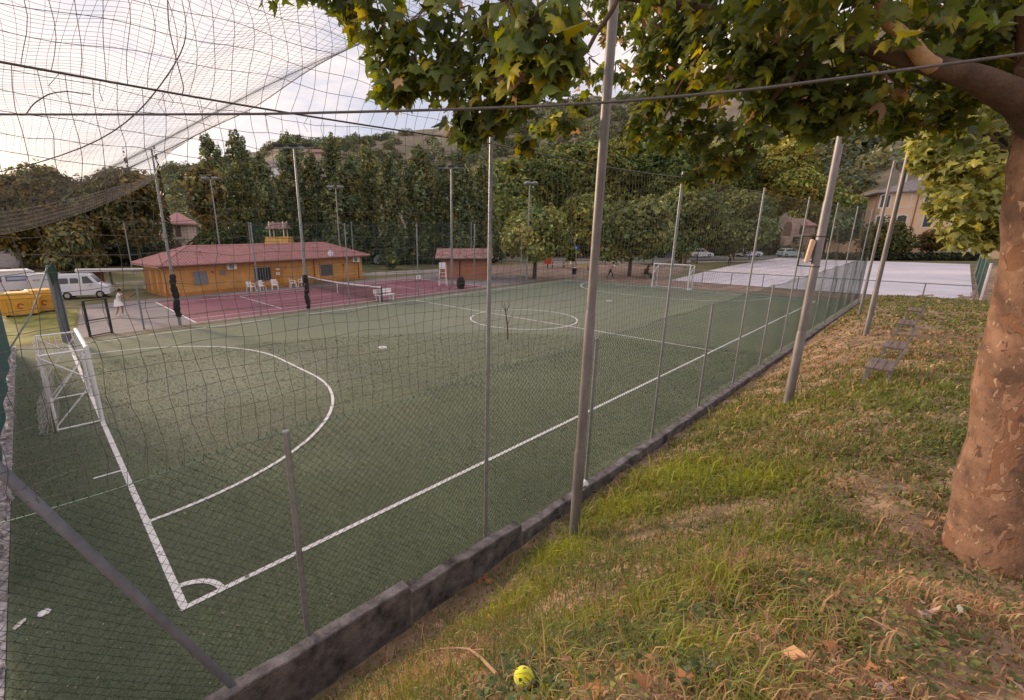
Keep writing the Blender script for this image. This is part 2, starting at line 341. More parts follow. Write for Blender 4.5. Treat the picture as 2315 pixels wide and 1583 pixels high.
m_road = mat("road_asphalt", (0.17, 0.16, 0.16), 0.9, 0.2, 1)
# the artificial turf: fibre speckle, worn lighter patches, a fuzzy sheen
def turf_material():
    m = mat("artificial_turf", (0.043, 0.064, 0.029), 0.9, 0.5, 38, bump=0.9, bscale=120, sheen=0.35)
    t = m.node_tree; b = t.nodes["Principled BSDF"]; b.inputs["Sheen Roughness"].default_value = 0.55; b.inputs["Sheen Tint"].default_value = (0.86, 0.90, 0.76, 1)
    src = b.inputs["Base Color"].links[0].from_socket; c = N(t, "ShaderNodeTexCoord")
    big = N(t, "ShaderNodeTexNoise"); big.inputs["Scale"].default_value = 0.33; big.inputs["Detail"].default_value = 7; big.inputs["Roughness"].default_value = 0.6
    rp = N(t, "ShaderNodeValToRGB"); rp.color_ramp.elements[0].position = 0.36; rp.color_ramp.elements[1].position = 0.7
    rp.color_ramp.elements[0].color = (0.68, 0.72, 0.66, 1); rp.color_ramp.elements[1].color = (1.6, 1.5, 1.45, 1)
    mu = N(t, "ShaderNodeMix", data_type='RGBA', blend_type='MULTIPLY'); mu.inputs[0].default_value = 1
    t.links.new(c.outputs["Object"], big.inputs["Vector"]); t.links.new(big.outputs[0], rp.inputs[0])
    t.links.new(src, mu.inputs[6]); t.links.new(rp.outputs[0], mu.inputs[7])
    # worn, sanded goalmouth and centre, with their own outline
    last = mu.outputs[2]
    for cx, cy, rx, ry, s in ((3.2, 10.2, 4.2, 5.5, 0.75), (19.5, 12, 13, 7, 0.5)):
        mp_ = N(t, "ShaderNodeMapping"); mp_.inputs[1].default_value = (-cx / rx, -cy / ry, 0); mp_.inputs[3].default_value = (1 / rx, 1 / ry, 0)
        ln = N(t, "ShaderNodeVectorMath", operation='LENGTH'); t.links.new(c.outputs["Object"], mp_.inputs[0]); t.links.new(mp_.outputs[0], ln.inputs[0])
        ad = N(t, "ShaderNodeMath", operation='MULTIPLY_ADD'); t.links.new(big.outputs[0], ad.inputs[0]); ad.inputs[1].default_value = 1.3; t.links.new(ln.outputs["Value"], ad.inputs[2])
        mr = N(t, "ShaderNodeMapRange"); mr.inputs[1].default_value = 0.9; mr.inputs[2].default_value = 1.75; mr.inputs[3].default_value = s; mr.inputs[4].default_value = 0
        t.links.new(ad.outputs[0], mr.inputs[0])
        mxn = N(t, "ShaderNodeMix", data_type='RGBA'); t.links.new(mr.outputs[0], mxn.inputs[0]); t.links.new(last, mxn.inputs[6]); mxn.inputs[7].default_value = (0.16, 0.17, 0.125, 1)
        last = mxn.outputs[2]
    t.links.new(last, b.inputs["Base Color"]); return m
m_turf = turf_material()
sheet("ground", [(-900, -900), (900, -900), (900, 900), (-900, 900)], -0.02, m_ground)
sheet("pitch", [(-1.75, -2.14), (40.9, -2.14), (40.9, 20.95), (-1.75, 20.95)], 0.004, m_turf)
sheet("pitch_edge_strip", [(-1.75, 20.95), (40.9, 20.95), (40.9, 21.7), (-1.75, 21.7)], 0.002, mat("brown_edge", (0.15, 0.115, 0.075), 0.95, 0.3, 2, bump=0.4, bscale=30))
sheet("plaza_asphalt", [(0.35, 21.7), (37, 21.7), (39, 27), (37, 35.6), (1.5, 34.6)], 0.0, m_asph)
sheet("gravel_strip", [(-2.6, -2.1), (-1.76, -2.1), (-1.76, 21.7), (-2.6, 21.7)], 0.006, mat("pale_gravel", (0.16, 0.145, 0.15), .95, .5, 9, col2=(.40, .37, .38), bump=1.0, bscale=40))
sheet("grass_verge", [(-9, 21.8), (0.2, 21.8), (1.2, 33.2), (-9, 34.5)], -0.006, mat("verge_grass", (0.13, 0.15, 0.035), 0.95, .35, .8, col2=(.24, .22, .06), bump=.8, bscale=25))
sheet("tennis_court", [(5.6, 21.95), (29.4, 21.95), (29.4, 32.97), (5.6, 32.97)], 0.006, m_pink)
sheet("dirt_ground", [(41.0, -2.3), (46.5, -2.0), (47, 14), (62, 17), (66, 27), (60, 36), (46, 40), (38.5, 33), (39.3, 26), (37, 21.8), (41.0, 21)], -0.006, m_dirt)
sheet("rink_surface", [(45.9, 12.7), (46.1, -7.4), (95, -7.4), (95, 14.8), (68, 14.7)], 0.03, m_rink)
dv = np.array([0.737, -0.676]); nv = np.array([0.676, 0.737]); c0 = np.array([83.5, 24.0])
sheet("road", [tuple(c0 - dv * 140 - nv * 2), tuple(c0 + dv * 90 - nv * 2), tuple(c0 + dv * 90 + nv * 9), tuple(c0 - dv * 140 + nv * 9)], 0.004, m_road)

def ribbon(pts, wd, closed=False):
    pts = np.array(pts, float); d = np.gradient(pts, axis=0)
    if closed: d = np.roll(pts, -1, 0) - np.roll(pts, 1, 0)
    d = unit(d); nrm = np.stack([-d[:, 1], d[:, 0]], 1) * wd / 2
    return [pts - nrm, pts + nrm]
def add_ribbon(mb, pts, wd, z, closed=False):
    a, b = ribbon(pts, wd, closed); n = len(a)
    mb.add([(p[0], p[1], z) for p in a] + [(p[0], p[1], z) for p in b], [(i, (i + 1) % n, n + (i + 1) % n, n + i) for i in range(n if closed else n - 1)])
LX, LY, GY = 39.31, 20.09, 10.04
pm = MB(); wl = 0.085; z0 = 0.010
add_ribbon(pm, [(-wl / 2, 0), (LX + wl / 2, 0)], wl, z0); add_ribbon(pm, [(-wl / 2, LY), (2.55, LY)], wl, z0); add_ribbon(pm, [(3.05, LY), (LX + wl / 2, LY)], wl, z0)
for X in (0, LX): add_ribbon(pm, [(X, wl / 2), (X, LY - wl / 2)], wl if X else 0.1, z0)
add_ribbon(pm, [(LX / 2, wl / 2), (LX / 2, LY - wl / 2)], wl, z0)
z1 = 0.013
aa = np.linspace(0, 2 * np.pi, 97)[:-1]
add_ribbon(pm, [(LX / 2 + 3 * math.cos(a), GY + 3 * math.sin(a)) for a in aa], wl, z1, True)
for X, s in ((0, 1), (LX, -1)):
    b = np.linspace(0, np.pi / 2, 25)
    P = [(X + s * 6 * math.sin(t), GY - 1.5 - 6 * math.cos(t)) for t in b] + [(X + s * 6 * math.cos(t), GY + 1.5 + 6 * math.sin(t)) for t in b]
    P[0] = (X + s * wl / 2, P[0][1]); P[-1] = (X + s * wl / 2, P[-1][1])
    add_ribbon(pm, P, wl, z1)
    add_ribbon(pm, [(X + s * 10 + 0.14 * math.cos(t), GY + 0.14 * math.sin(t)) for t in aa[::8]], 0.14, z1, True)
    for Y, q in ((0, 1), (LY, -1)):
        add_ribbon(pm, [(X + s * 0.48 * math.sin(t), Y + q * 0.48 * math.cos(t)) for t in np.linspace(0.08, np.pi / 2 - 0.08, 14)], 0.09, z1)
add_ribbon(pm, [(-0.05, 5.0), (-0.52, 5.0)], 0.06, z1)
for x in (13.9, 17.2, 24.0, 27.4): add_ribbon(pm, [(x, LY - 0.35), (x, LY + 0.35)], 0.07, z1)
tag(pm.build("pitch_markings", m_wline), kind="structure")
tm = MB()
for y in (22.0, 23.37, 31.6, 32.92): add_ribbon(tm, [(5.6, y), (29.37, y)], 0.07, 0.011)
for x in (5.63, 29.34): add_ribbon(tm, [(x, 22.0), (x, 32.92)], 0.1, 0.014)
for x in (11.09, 23.9): add_ribbon(tm, [(x, 23.37), (x, 31.6)], 0.07, 0.014)
add_ribbon(tm, [(11.09, 27.46), (23.9, 27.46)], 0.06, 0.017)
tag(tm.build("court_markings", m_wline), kind="structure")

# the grass bank as a terrain mesh
xs = np.concatenate([np.arange(-10, -2, 0.6), np.arange(-2, 8, 0.14), np.arange(8, 20, 0.3), np.arange(20, 90.1, 1.2)])
ys = -np.concatenate([np.arange(2.33, 9, 0.14), np.arange(9, 16, 0.6), np.arange(16, 46, 3)])
XX, YY = np.meshgrid(xs, ys, indexing='ij'); ZZ = bankH(XX, YY)
ni, nj = XX.shape; idx = np.arange(ni * nj).reshape(ni, nj)
Fq = np.stack([idx[:-1, :-1], idx[:-1, 1:], idx[1:, 1:], idx[1:, :-1]], -1).reshape(-1, 4)
bank = npmesh("bank_terrain", np.stack([XX, YY, ZZ], -1).reshape(-1, 3), [Fq], m_soil, smooth=True); bank["kind"] = "structure"

# hills behind the trees
ridge_px = [(-500, 500), (0, 455), (200, 425), (400, 385), (560, 345), (650, 325), (720, 318), (850, 303), (940, 303), (1000, 285), (1100, 262), (1200, 245), (1300, 222), (1450, 205), (1600, 190), (1800, 120), (2000, 50), (2315, -20), (3000, -60)]
def hillpt(px, v):
    py = np.interp(px, [a for a, _ in ridge_px], [b for _, b in ridge_px])
    d = CF + (px - PPX) / FPX * CR - (py - PPY) / FPX * CU; h = d / np.hypot(d[0], d[1])
    D = 135 + 330 * v; zr = CAM[2] + 465 * h[2]
    s = v ** 1.15
    z = zr * s + (7 * math.sin(px * .021 + v * 7) + 5 * math.sin(px * .047 - v * 11) + 3 * math.sin(px * .11 + v * 17)) * v * (1 - 0.75 * v)
    return (CAM[0] + h[0] * D, CAM[1] + h[1] * D, z - 0.3)
pxs = np.arange(-500, 3001, 20); vv = np.linspace(0, 1.0, 26)
HV = np.array([[hillpt(p, v) for v in vv] for p in pxs]); a, b = HV.shape[:2]; idx = np.arange(a * b).reshape(a, b)
m_hill = mat("hill_scrub_ground", (0.14, 0.135, 0.085), 0.95, 0.2, 0.035, col2=(0.24, 0.19, 0.14), detail=12, bump=1.0, bscale=0.4)
hill = npmesh("hills", HV.reshape(-1, 3), [np.stack([idx[:-1, :-1], idx[:-1, 1:], idx[1:, 1:], idx[1:, :-1]], -1).reshape(-1, 4)], m_hill, smooth=True); hill["kind"] = "structure"
bl = []
for _ in range(2500):
    px = rng.uniform(350, 2400); v = rng.random() ** 0.8 * 0.99
    if math.sin(px * 0.013 + v * 5) + math.sin(px * 0.006 - v * 9) + rng.normal() * 0.6 < -0.25: continue
    p = hillpt(px, v); s = rng.uniform(1.6, 4.2) * (1.0 if v > 0.4 else 1.2)
    bl.append((p[0], p[1], p[2] + s * 0.5, s * 1.3, s * 1.3, s))
tag(leaves("hillside_scrub", *blobleaves(bl, 1.1, 0.85, (0.14, 0.15, 0.08), 0.22)), kind="stuff")

# ------------------------------------------------------------------ trees behind the courts
POP = [(468, 308, .95), (533, 300, 1.05), (588, 352, .85), (648, 303, 1.0), (700, 345, .8), (748, 308, .95), (790, 350, .8), (828, 325, .9), (880, 352, .9), (945, 331, 1.1), (1000, 362, .8), (1043, 338, 1.0), (1092, 365, .9)]
ORD = ["first", "second", "third", "fourth", "fifth", "sixth", "seventh", "eighth", "ninth", "tenth", "eleventh", "twelfth", "last"]
for i, (px, py, k) in enumerate(POP):
    dep = 66 + 2.5 * math.sin(i * 2.1); top = W(px, py, dep); bx, by = top.x, top.y; h = top.z + 0.3
    look = "tall dark" if k >= 0.95 else "shorter dark"
    root = thing("poplar_tree", f"{look} columnar poplar, {ORD[i]} from the left in the row behind the clubhouse", "tree", (bx, by, 0), 0, "poplars in the row behind the clubhouse")
    t = MB(); t.tube([(0, 0, -.3), (0.1, 0, h * .5), (0, 0.1, h * .9)], [.3, .18, .04], 6); t.build("trunk", m_trunk, root, True)
    bl = []; nn = int(64 * k)
    for q in range(nn):
        f = (q + 0.5) / nn; z = 1.0 + (h - 2.0) * f; rad = 2.35 * k * (math.sin(min(1, f * 1.6 + 0.35) * math.pi / 2) * (1 - max(0, f - 0.74) / 0.28) ** 0.55)
        ang = q * 2.399 + i; rr = max(0.15, rad * rng.uniform(0.25, 0.95))
        s = rng.uniform(0.6, 1.05) * (0.6 + 0.4 * (1 - f))
        bl.append((rr * math.cos(ang), rr * math.sin(ang), z, s, s, s * 1.75))
    bl.append((0, 0, h - 0.9, 0.35, 0.35, 1.1))
    leaves("crown", *blobleaves(bl, 20, 0.25, (0.165, 0.185, 0.085), 0.34, 0.5), parent=root)
for (px, py), lab in (((283, 352), "left-hand"), ((352, 346), "right-hand")):
    top = W(px, py, 74); root = thing("cypress_tree", f"thin dark cypress spire, {lab} one of the pair above the round trees", "tree", (top.x, top.y, 0), 0, "thin cypress spires")
    t = MB(); t.tube([(0, 0, -.2), (0, 0, top.z * .8)], [.2, .05], 6); t.build("trunk", m_trunk, root)
    bl = [(0.1 * math.sin(q * 2), 0.1 * math.cos(q * 2), 1 + (top.z - 1.2) * q / 15, .75 * (1 - q / 17), .75 * (1 - q / 17), 1.3) for q in range(16)]
    leaves("crown", *blobleaves(bl, 12, 0.3, (0.09, 0.085, 0.045), 0.25), parent=root)
# round trees at the left, beyond the parked vans
LT = [(20, 470, 60, 5.2, 4.6, "broad rounded tree with thin trunks behind the caravans at the far left"),
      (105, 462, 61, 4.6, 4.6, "domed brownish tree rising behind the white camper van"),
      (215, 475, 63, 4.0, 5.0, "round-headed tree between the domed tree and the cypress spires"),
      (292, 455, 62, 4.0, 5.6, "wide tree under the twin cypress spires"),
      (466, 450, 60, 2.3, 5.6, "tall loose tree standing right of the pale pink-roofed house"),
      (165, 560, 56, 3.0, 3.2, "low leafy tree behind the parked camper van"),
      (70, 545, 64, 3.6, 3.0, "low dark tree beside the grey-roofed house")]
for px, py, dep, rx, rz, lab in LT:
    c = W(px, py, dep); tree("round_tree", lab, (c.x, c.y, 0), c.z + rz, c.z, rx, rx, rz, (0.18, 0.155, 0.062), 11, 0.32, 34, "round trees beyond the car park", 0.2)
# woodland trees behind the rink
WT = [(1130, 440, 92, 5.5, 7.5), (1205, 420, 96, 6, 8.2), (1285, 405, 98, 6.2, 8.5), (1365, 395, 96, 6.2, 9), (1440, 385, 100, 6.3, 9.5), (1525, 400, 95, 6.2, 9.0), (1605, 420, 100, 6.3, 8.5), (1690, 410, 104, 6.5, 9.0), (1775, 405, 98, 6.3, 8.8), (1855, 455, 106, 5.5, 6.0), (1925, 485, 112, 5, 4.6), (1160, 500, 80, 4.2, 4.5), (1320, 500, 82, 4.6, 4.6)]
WL = ["leftmost tall woodland tree, just right of the last poplar", "tall woodland tree above the round green tree", "full dark tree behind the blue road sign", "tall dark tree seen just right of the big near pole", "tallest dark tree of the wood behind the far goal", "broad tree rising behind the far goal", "tree behind the white globe lamp nearest the goal", "big green tree behind the second globe lamp", "yellowish-topped tree left of the lamp-bearing leaning pole", "tree between the leaning pole and the peach house", "rightmost tree of the wood, beside the peach house roof", "lower bushy tree behind the brown shed roof", "lower dark tree behind the blue sign"]
for i, (px, py, dep, rx, rz) in enumerate(WT):
    c = W(px, py, dep); cc = (0.175, 0.205, 0.062) if i % 3 else (0.22, 0.235, 0.07)
    if i == 8: cc = (0.27, 0.24, 0.055)
    tree("woodland_tree", WL[i], (c.x, c.y, 0), c.z + rz, c.z, rx, rx, rz, cc, 10, 0.39, 36, "woodland trees behind the rink", 0.35)
NT = [(1212, 527, 46, 3.4, 2.9, (0.25, 0.265, 0.085), "round light-green tree beside the slim lamp mast", 0.22),
      (1432, 520, 48, 4.3, 3.1, (0.18, 0.205, 0.075), "wide spreading tree over the dirt left of the far goal", 0.24),
      (1560, 490, 58, 4.3, 4.0, (0.15, 0.18, 0.065), "dark dense tree above the far goal", 0.3),
      (1668, 500, 70, 5.6, 4.6, (0.14, 0.165, 0.06), "dark tree over the white hatchback and globe lamps", 0.35)]
for px, py, dep, rx, rz, cc, lab, tr in NT:
    c = W(px, py, dep); tree("park_tree", lab, (c.x, c.y, 0), c.z + rz, c.z, rx, rx, rz, cc, 19, 0.25, 40, "park trees round the dirt ground", tr)
def bush(name, lab, c, r, rz, col, n=9, dens=14, size=0.26, group="shrubs along the road"):
    root = thing(name, lab, "shrub", (c[0], c[1], 0), 0, group)
    t = MB(); t.tube([(0, 0, -.1), (0, 0, max(.3, c[2]))], [.07, .03], 5); t.build("stem", m_trunk, root)
    leaves("foliage", *blobleaves(sub_blobs((0, 0, c[2]), (r, r, rz), n, 0.55, 0.6), dens, size, col), parent=root)
for px, py, dep, r, rz, col, lab in [(1297, 573, 60, 1.5, .9, (.13, .15, .03), "yellow-green bush under the blue road sign"), (1478, 570, 66, 2.6, 1.3, (.08, .14, .03), "bright green bush left of the white hatchback"), (1370, 575, 66, 1.6, 1.0, (.09, .12, .03), "green bush beside the brick-red roof"),
        (1543, 570, 68, 1.3, 1.2, (.2, .17, .03), "yellowish bush between the trees behind the far goal"), (880, 590, 60, 1.4, .9, (.10, .13, .035), "light green bush right of the clubhouse"), (478, 545, 56, 2.6, 1.4, (.09, .11, .03), "green shrub behind the left of the clubhouse roof"),
        (2005, 540, 74, 3.1, 3.1, (.10, .105, .035), "dark clipped dome shrub before the peach house"), (2108, 545, 74, 2.9, 1.9, (.17, .12, .04), "rounded reddish-tinged shrub before the peach house"), (1905, 515, 80, 3.4, 2.6, (.085, .12, .06), "pale feathery shrub left of the clipped dome")]:
    bush("shrub", lab, W(px, py, dep), r, rz, col, n=14, dens=11 if dep > 65 else 14, size=0.3)
# dark undergrowth below the wood and the poplars: one mass
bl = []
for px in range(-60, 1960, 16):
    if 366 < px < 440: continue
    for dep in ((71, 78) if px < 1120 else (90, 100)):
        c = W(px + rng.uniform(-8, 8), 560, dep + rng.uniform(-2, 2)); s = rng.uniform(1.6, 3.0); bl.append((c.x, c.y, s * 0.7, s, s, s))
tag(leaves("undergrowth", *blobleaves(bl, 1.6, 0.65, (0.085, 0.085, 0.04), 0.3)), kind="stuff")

# ------------------------------------------------------------------ wall, fences and nets along the near touchline
def wallseg(name, lab, x0, x1, zt0, zt1, zb, gap):
    mb = MB(); n = max(2, int((x1 - x0) / 0.35)); prof = []
    for i in range(n + 1):
        x = x0 + (x1 - x0) * i / n; zt = zt0 + (zt1 - zt0) * i / n + 0.012 * math.sin(x * 7.3) + rng.normal() * 0.004; y = -2.3 + 0.008 * math.sin(x * 5)
        prof += [(x, y, zb), (x, y, zt - 0.012), (x, y + 0.012, zt), (x, -2.155, zt), (x, -2.145, zt - 0.012), (x, -2.145, zb)]
    fs = [(i * 6 + j, i * 6 + (j + 1) % 6, i * 6 + 6 + (j + 1) % 6, i * 6 + 6 + j) for i in range(n) for j in range(6)]
    fs += [tuple(range(5, -1, -1)), tuple(n * 6 + j for j in range(6))]
    mb.add(prof, fs); return tag(mb.build(name, m_conc), lab, "wall", gap)
wallseg("concrete_wall", "tallest dark concrete wall slab at the bottom edge below the fence brace", -2.4, 2.06, 0.74, 0.60, -0.6, "low concrete walls")
wallseg("concrete_wall", "middle stained concrete wall slab with an exposed end beside the brown leaves", 2.10, 4.28, 0.50, 0.40, -0.5, "low concrete walls")
kerb = wallseg("concrete_kerb", "long low concrete kerb running along the foot of the fence to the far end", 4.32, 41.0, 0.26, 0.16, -0.3, None)

fence = thing("chain_link_fence", "long green chain link fence with short and tall steel posts along the near touchline", "fence", (0, 0, 0))
PX = [0.82 + 2.83 * k for k in range(15)]
for k, x in enumerate(PX):
    tall = k % 2; zt = 6.0 if tall else 3.03; r = 0.027 if tall else 0.031
    zb = 0.05
    mb = MB(); mb.tube([(x, -2.1, zb), (x, -2.1, zt)], r, 10)
    if not tall: mb.tube([(x, -2.1, zt), (x, -2.1, zt + .012)], [r * 1.12, r * .9], 10)
    mb.build("post", m_steel, fence, True)
mb = MB(); mb.tube([(-2.0, -2.1, 0), (-2.0, -2.1, 6.0)], 0.035, 10); mb.build("post", m_steel, fence, True)
mb = MB(); mb.tube([(0.06, -2.19, 0.52), (-1.1, -2.13, 3.37), (-1.95, -2.1, 5.4)], 0.037, 12); mb.build("brace", mat("brace_paint", (0.15, 0.165, 0.20), 0.5, 0.2, 5, bump=0.15), fence, True)
polys = []; wv = 0.045; zt, zb = 3.0, 0.30; nz = int((zt - zb) / wv)
zz = np.linspace(zt, zb, nz + 1); alt = (np.arange(nz + 1) % 2) * wv
nxw = int(43 / wv)
for i in range(nxw):
    x0_ = -2.0 + i * wv; xx = x0_ + (alt if i % 2 else wv - alt) * 0.99
    bulge = 0.02 * math.sin(x0_ * 1.9) + 0.012 * np.sin(zz * 3 + x0_)
    p = np.stack([xx, -2.07 + bulge + 0.006 * np.where(alt > 0, 1, -1), zz + 0.012 * math.sin(x0_ * 2.2) * (zz - zb)], 1)
    if rng.random() < 0.8: p = np.concatenate([p[:1] + np.array([[rng.normal() * 0.010, 0.0, 0.026 + rng.normal() * 0.006]]), p])
    polys.append(p)
netobj("mesh", polys, 0.0027, m_green_wire, fence)
wires = []
for z in (3.0,):
    x = np.linspace(-2.0, 41, 90); wires.append(np.stack([x, -2.068 + 0.02 * np.sin(x * 1.9), z + 0.014 * np.sin(x * 2.2) - 0.02 * np.abs(np.sin((x - .82) * np.pi / 2.83))], 1))
netobj("tension_wire", wires, 0.0048, mat("pale_green_wire", (0.10, 0.20, 0.15), 0.5, 0.1, 4), fence)

# black ball-stop net between the fence top and the 6 m wire
net = thing("ball_net", "tall wide-meshed dark ball net hanging above the near chain link fence", "net", (0, -2.1, 0))
polys = []; ms = 0.128
def ny(x, z): return 0.05 * np.sin(x * 0.9) + 0.03 * np.sin(z * 2.1 + x * 1.7)
ztop = lambda x: 5.88 - 0.04 * np.abs(np.sin((x - 3.65) * np.pi / 5.66))
for i in range(int(42.6 / ms)):
    x0_ = -2.0 + i * ms; zt_ = float(ztop(x0_)); z = np.linspace(2.97, zt_, 24)
    ph = 3.1 * math.sin(i * .37)
    xx = x0_ + 0.016 * np.sin(z * 9 + ph) + 0.03 * np.sin(z * 2.0 + i * 0.11) + rng.normal(size=24) * 0.006
    polys.append(np.stack([xx, ny(xx, z), z], 1))
x = np.linspace(-2.0, 40.4, 300)
for j in range(24):
    f = j / 23; z = 2.99 + (ztop(x) - 3.0) * f + 0.012 * np.sin(x * 6.1 + j * 2.3) + rng.normal(size=300) * 0.005 + 0.03 * np.sin(x * .8 + j * .2)
    polys.append(np.stack([x, ny(x, z), z], 1))
for k in range(26):
    x0_ = rng.uniform(-1.2, 9); z0_ = float(ztop(x0_)); l = rng.uniform(.05, .16); s = rng.normal() * .06
    polys.append(np.array([(x0_, 0, z0_ + .01), (x0_ + s, .02, z0_ - l * .5), (x0_ + s * .3, .01, z0_ - l)]))
netobj("mesh", polys, 0.0023, m_net, net)
x = np.linspace(-2.0, 40.4, 240); netobj("top_rope", [np.stack([x, 0 * x, ztop(x) + 0.01], 1)], 0.009, m_cable, net)
# roof net over the near goal: slung from the tall masts, sagging to its far hem
rn = thing("roof_net", "sagging dark roof net slung high over the near goal between the masts", "net", (0, 0, 0))
XA, XB, YA, YB = -3.2, 4.78, -3.0, 21.75
def rz(x, y):
    u = (x - XA) / (XB - XA); v = (y - YA) / (YB - YA)
    right = 8.38 - 0.05 * np.sin(np.pi * v) - 0.72 * np.clip((v - .8) / .2, 0, 1) ** 2
    left = 8.5 - 3.0 * v ** 1.5
    s = np.clip(u, 0, 1)
    base = left + (right - left) * s ** 1.5
    return base - 0.75 * np.sin(np.pi * np.clip(v, 0, 1)) * np.sin(np.pi * s) - 0.10 * np.sin(x * 3 + y * .7) * np.clip(1.1 - v, 0, 1)
polys = []; ys_ = np.linspace(YA, YB, 110)
for i in range(56):
    x0_ = XA + (XB - XA) * i / 55; xx = x0_ + 0.05 * np.sin(ys_ * 1.3 + i * .5) * (1 if 0 < i < 55 else 0)
    polys.append(np.stack([xx, ys_, rz(xx, ys_)], 1))
xs_ = np.linspace(XA, XB, 40)
for j in range(176):
    y0_ = YA + (YB - YA) * j / 175; yy = y0_ + 0.03 * np.sin(xs_ * 2.1 + j)
    polys.append(np.stack([xs_, yy, rz(xs_, yy)], 1))
netobj("mesh", polys, 0.0026, m_roofnet, rn)
edge = [np.stack([0 * ys_ + XB, ys_, rz(0 * ys_ + XB, ys_)], 1)]
netobj("edge_rope", edge, 0.016, m_cable, rn)
# the folded hem along the far side: many overlapping layers
polys = []
for k in range(3):
    for j in range(6):
        xx = np.linspace(XA, XB, 50); u = (xx - XA) / (XB - XA); dr = (0.92 - 0.75 * u ** 2.2) * j / 5 + .02
        polys.append(np.stack([xx, 0 * xx + YB + 0.08 * k + 0.12 * np.sin(j * .8 + k), rz(xx, 0 * xx + YB) - dr + 0.02 * np.sin(xx * 5 + k * 2)], 1))
    for i in range(84):
        x0_ = XA + (XB - XA) * (i + k / 3) / 84; u = (x0_ - XA) / (XB - XA); z = float(rz(np.array(x0_), np.array(YB))); dr = 0.92 - 0.75 * u ** 2.2
        polys.append(np.array([(x0_, YB + .08 * k, z), (x0_ + .04, YB + .08 * k + .12, z - dr * .5), (x0_ - .02, YB + .08 * k, z - dr)]))
netobj("hem", polys, 0.0052, mat("pale_hem_cord", (0.26, 0.24, 0.22), 0.9, 0.2, 3), rn)
# loose upper flap of net over the goal end, hanging above the 6 m wire
fl = thing("net_flap", "loose flap of square-meshed net above the top wire at the upper left", "net", (0, 0, 0))
polys = []
def fy(x, z): return -2.1 - 0.25 * np.sin((z - 5.88) / 2.6 * np.pi) * (1 + .4 * np.sin(x * 1.3))
zz = np.linspace(5.86, 8.4, 30)
for i in range(int(6.4 / .13)):
    x0_ = -2.6 + i * .13; xx = x0_ + 0.10 * np.sin((zz - 5.9) * 3.2 + 1.2) * np.clip((zz - 5.86) * 2, 0, 1) + 0.015 * np.sin(zz * 11 + i)
    polys.append(np.stack([xx, fy(xx, zz), zz], 1))
x = np.linspace(-2.6, 3.8, 70)
for j in range(1, 19):
    z = 5.9 + j * .137 + 0.012 * np.sin(x * 7 + j) + .03 * np.sin(x * 1.4 + j * .3); polys.append(np.stack([x, fy(x, z), z], 1))
netobj("mesh", polys, 0.0024, m_net, fl)
x = None
def rope(name, lab, pts, r, cat="cable", n=24, m=None):
    pts = np.array([list(p) for p in pts], float); t = np.linspace(0, 1, len(pts)); tt = np.linspace(0, 1, n)
    P = np.stack([np.interp(tt, t, pts[:, k]) for k in range(3)], 1)
    for _ in range(3): P[1:-1] = (P[:-2] + 2 * P[1:-1] + P[2:]) / 4
    V, F = strands([P], r, 6); return tag(npmesh(name, V, F, m or m_cable, smooth=True), lab, cat)
A = Vector((4.62, -3.02, 0.30))                      # foot of the big near mast
rope("steel_cable", "taut dark cable crossing the whole picture in front of the leaves and big mast", [W(-500, 255, 3.7), W(-200, 258, 3.5), W(0, 259, 3.3), W(300, 259, 3.1), W(600, 258, 2.9), W(980, 249, 2.7), W(1200, 241, 2.58), W(1400, 230, 2.48), W(1700, 203, 2.35), W(2000, 164, 2.25), W(2315, 122, 2.18), W(2700, 62, 2.1)], 0.0078, n=90)
rope("hanging_cord", "dark looped cord dangling from the net at the upper left", [W(378, -60, 4.4), W(380, 60, 4.4), W(400, 140, 4.4), W(416, 200, 4.4), W(412, 212, 4.4)], 0.006, "cord")
rope("hanging_cord", "curved dark cord crossing the looped one and running down to the left", [W(395, -60, 4.5), W(425, 50, 4.5), W(418, 110, 4.5), W(370, 185, 4.5), W(310, 260, 4.6), W(220, 325, 4.8), W(60, 378, 5.0), W(-60, 400, 5.2)], 0.006, "cord")
rope("cord_end", "short arched loose cord resting on the taut cable at the left", [W(60, 257, 3.9), W(75, 235, 3.9), W(110, 212, 3.9), W(150, 206, 3.9), W(205, 214, 3.9)], 0.005, "cord")
# dry twig caught in the net
tw = MB(); P0 = [W(1148, 768, 5.42), W(1147, 735, 5.42), W(1143, 705, 5.42), W(1141, 685, 5.4)]
tw.tube(P0, [.010, .009, .006, .003], 6); tw.tube([P0[2], W(1152, 690, 5.4), W(1150, 682, 5.4)], [.005, .003, .002], 5); tw.tube([P0[1], W(1156, 712, 5.4)], [.004, .002], 5); tw.tube([P0[2], W(1133, 682, 5.4)], [.004, .002], 5)
tag(tw.build("dry_twig", m_trunk, None, True), "dry brown forked twig caught in the net beside the slim tall post", "twig")

# ------------------------------------------------------------------ masts on the bank
def mast(name, lab, foot, h, r0, joints, m=m_steel_pink, group="steel masts on the grass bank"):
    root = thing(name, lab, "pole", tuple(foot), 0, group)
    zs = [0] + joints + [h]; r = r0
    for i in range(len(zs) - 1):
        mb = MB(); a, b = zs[i], zs[i + 1]
        mb.tube([(0, 0, a - (0.3 if i == 0 else 0.04)), (0, 0, b - 0.03), (0, 0, b + 0.02)], [r, r, r * 0.88], 14)
        mb.build("pole_section", m, root, True); r *= 0.87
    mb = MB(); mb.sphere((0, 0, h), r * 1.1, 10, 5); mb.build("cap", m, root, True)
    return root
mast("steel_mast", "biggest nearest steel mast, three stepped sections, crossing the middle of the picture", (A.x, A.y, bankH(A.x, A.y)), 9.0, 0.074, [1.45, 3.45])
C_ = Vector((12.0, -4.06, 0.84)); mc = mast("steel_mast", "thick leaning-looking steel mast carrying a framed floodlight on the bank", C_, 8.8, 0.094, [1.78, 4.6])
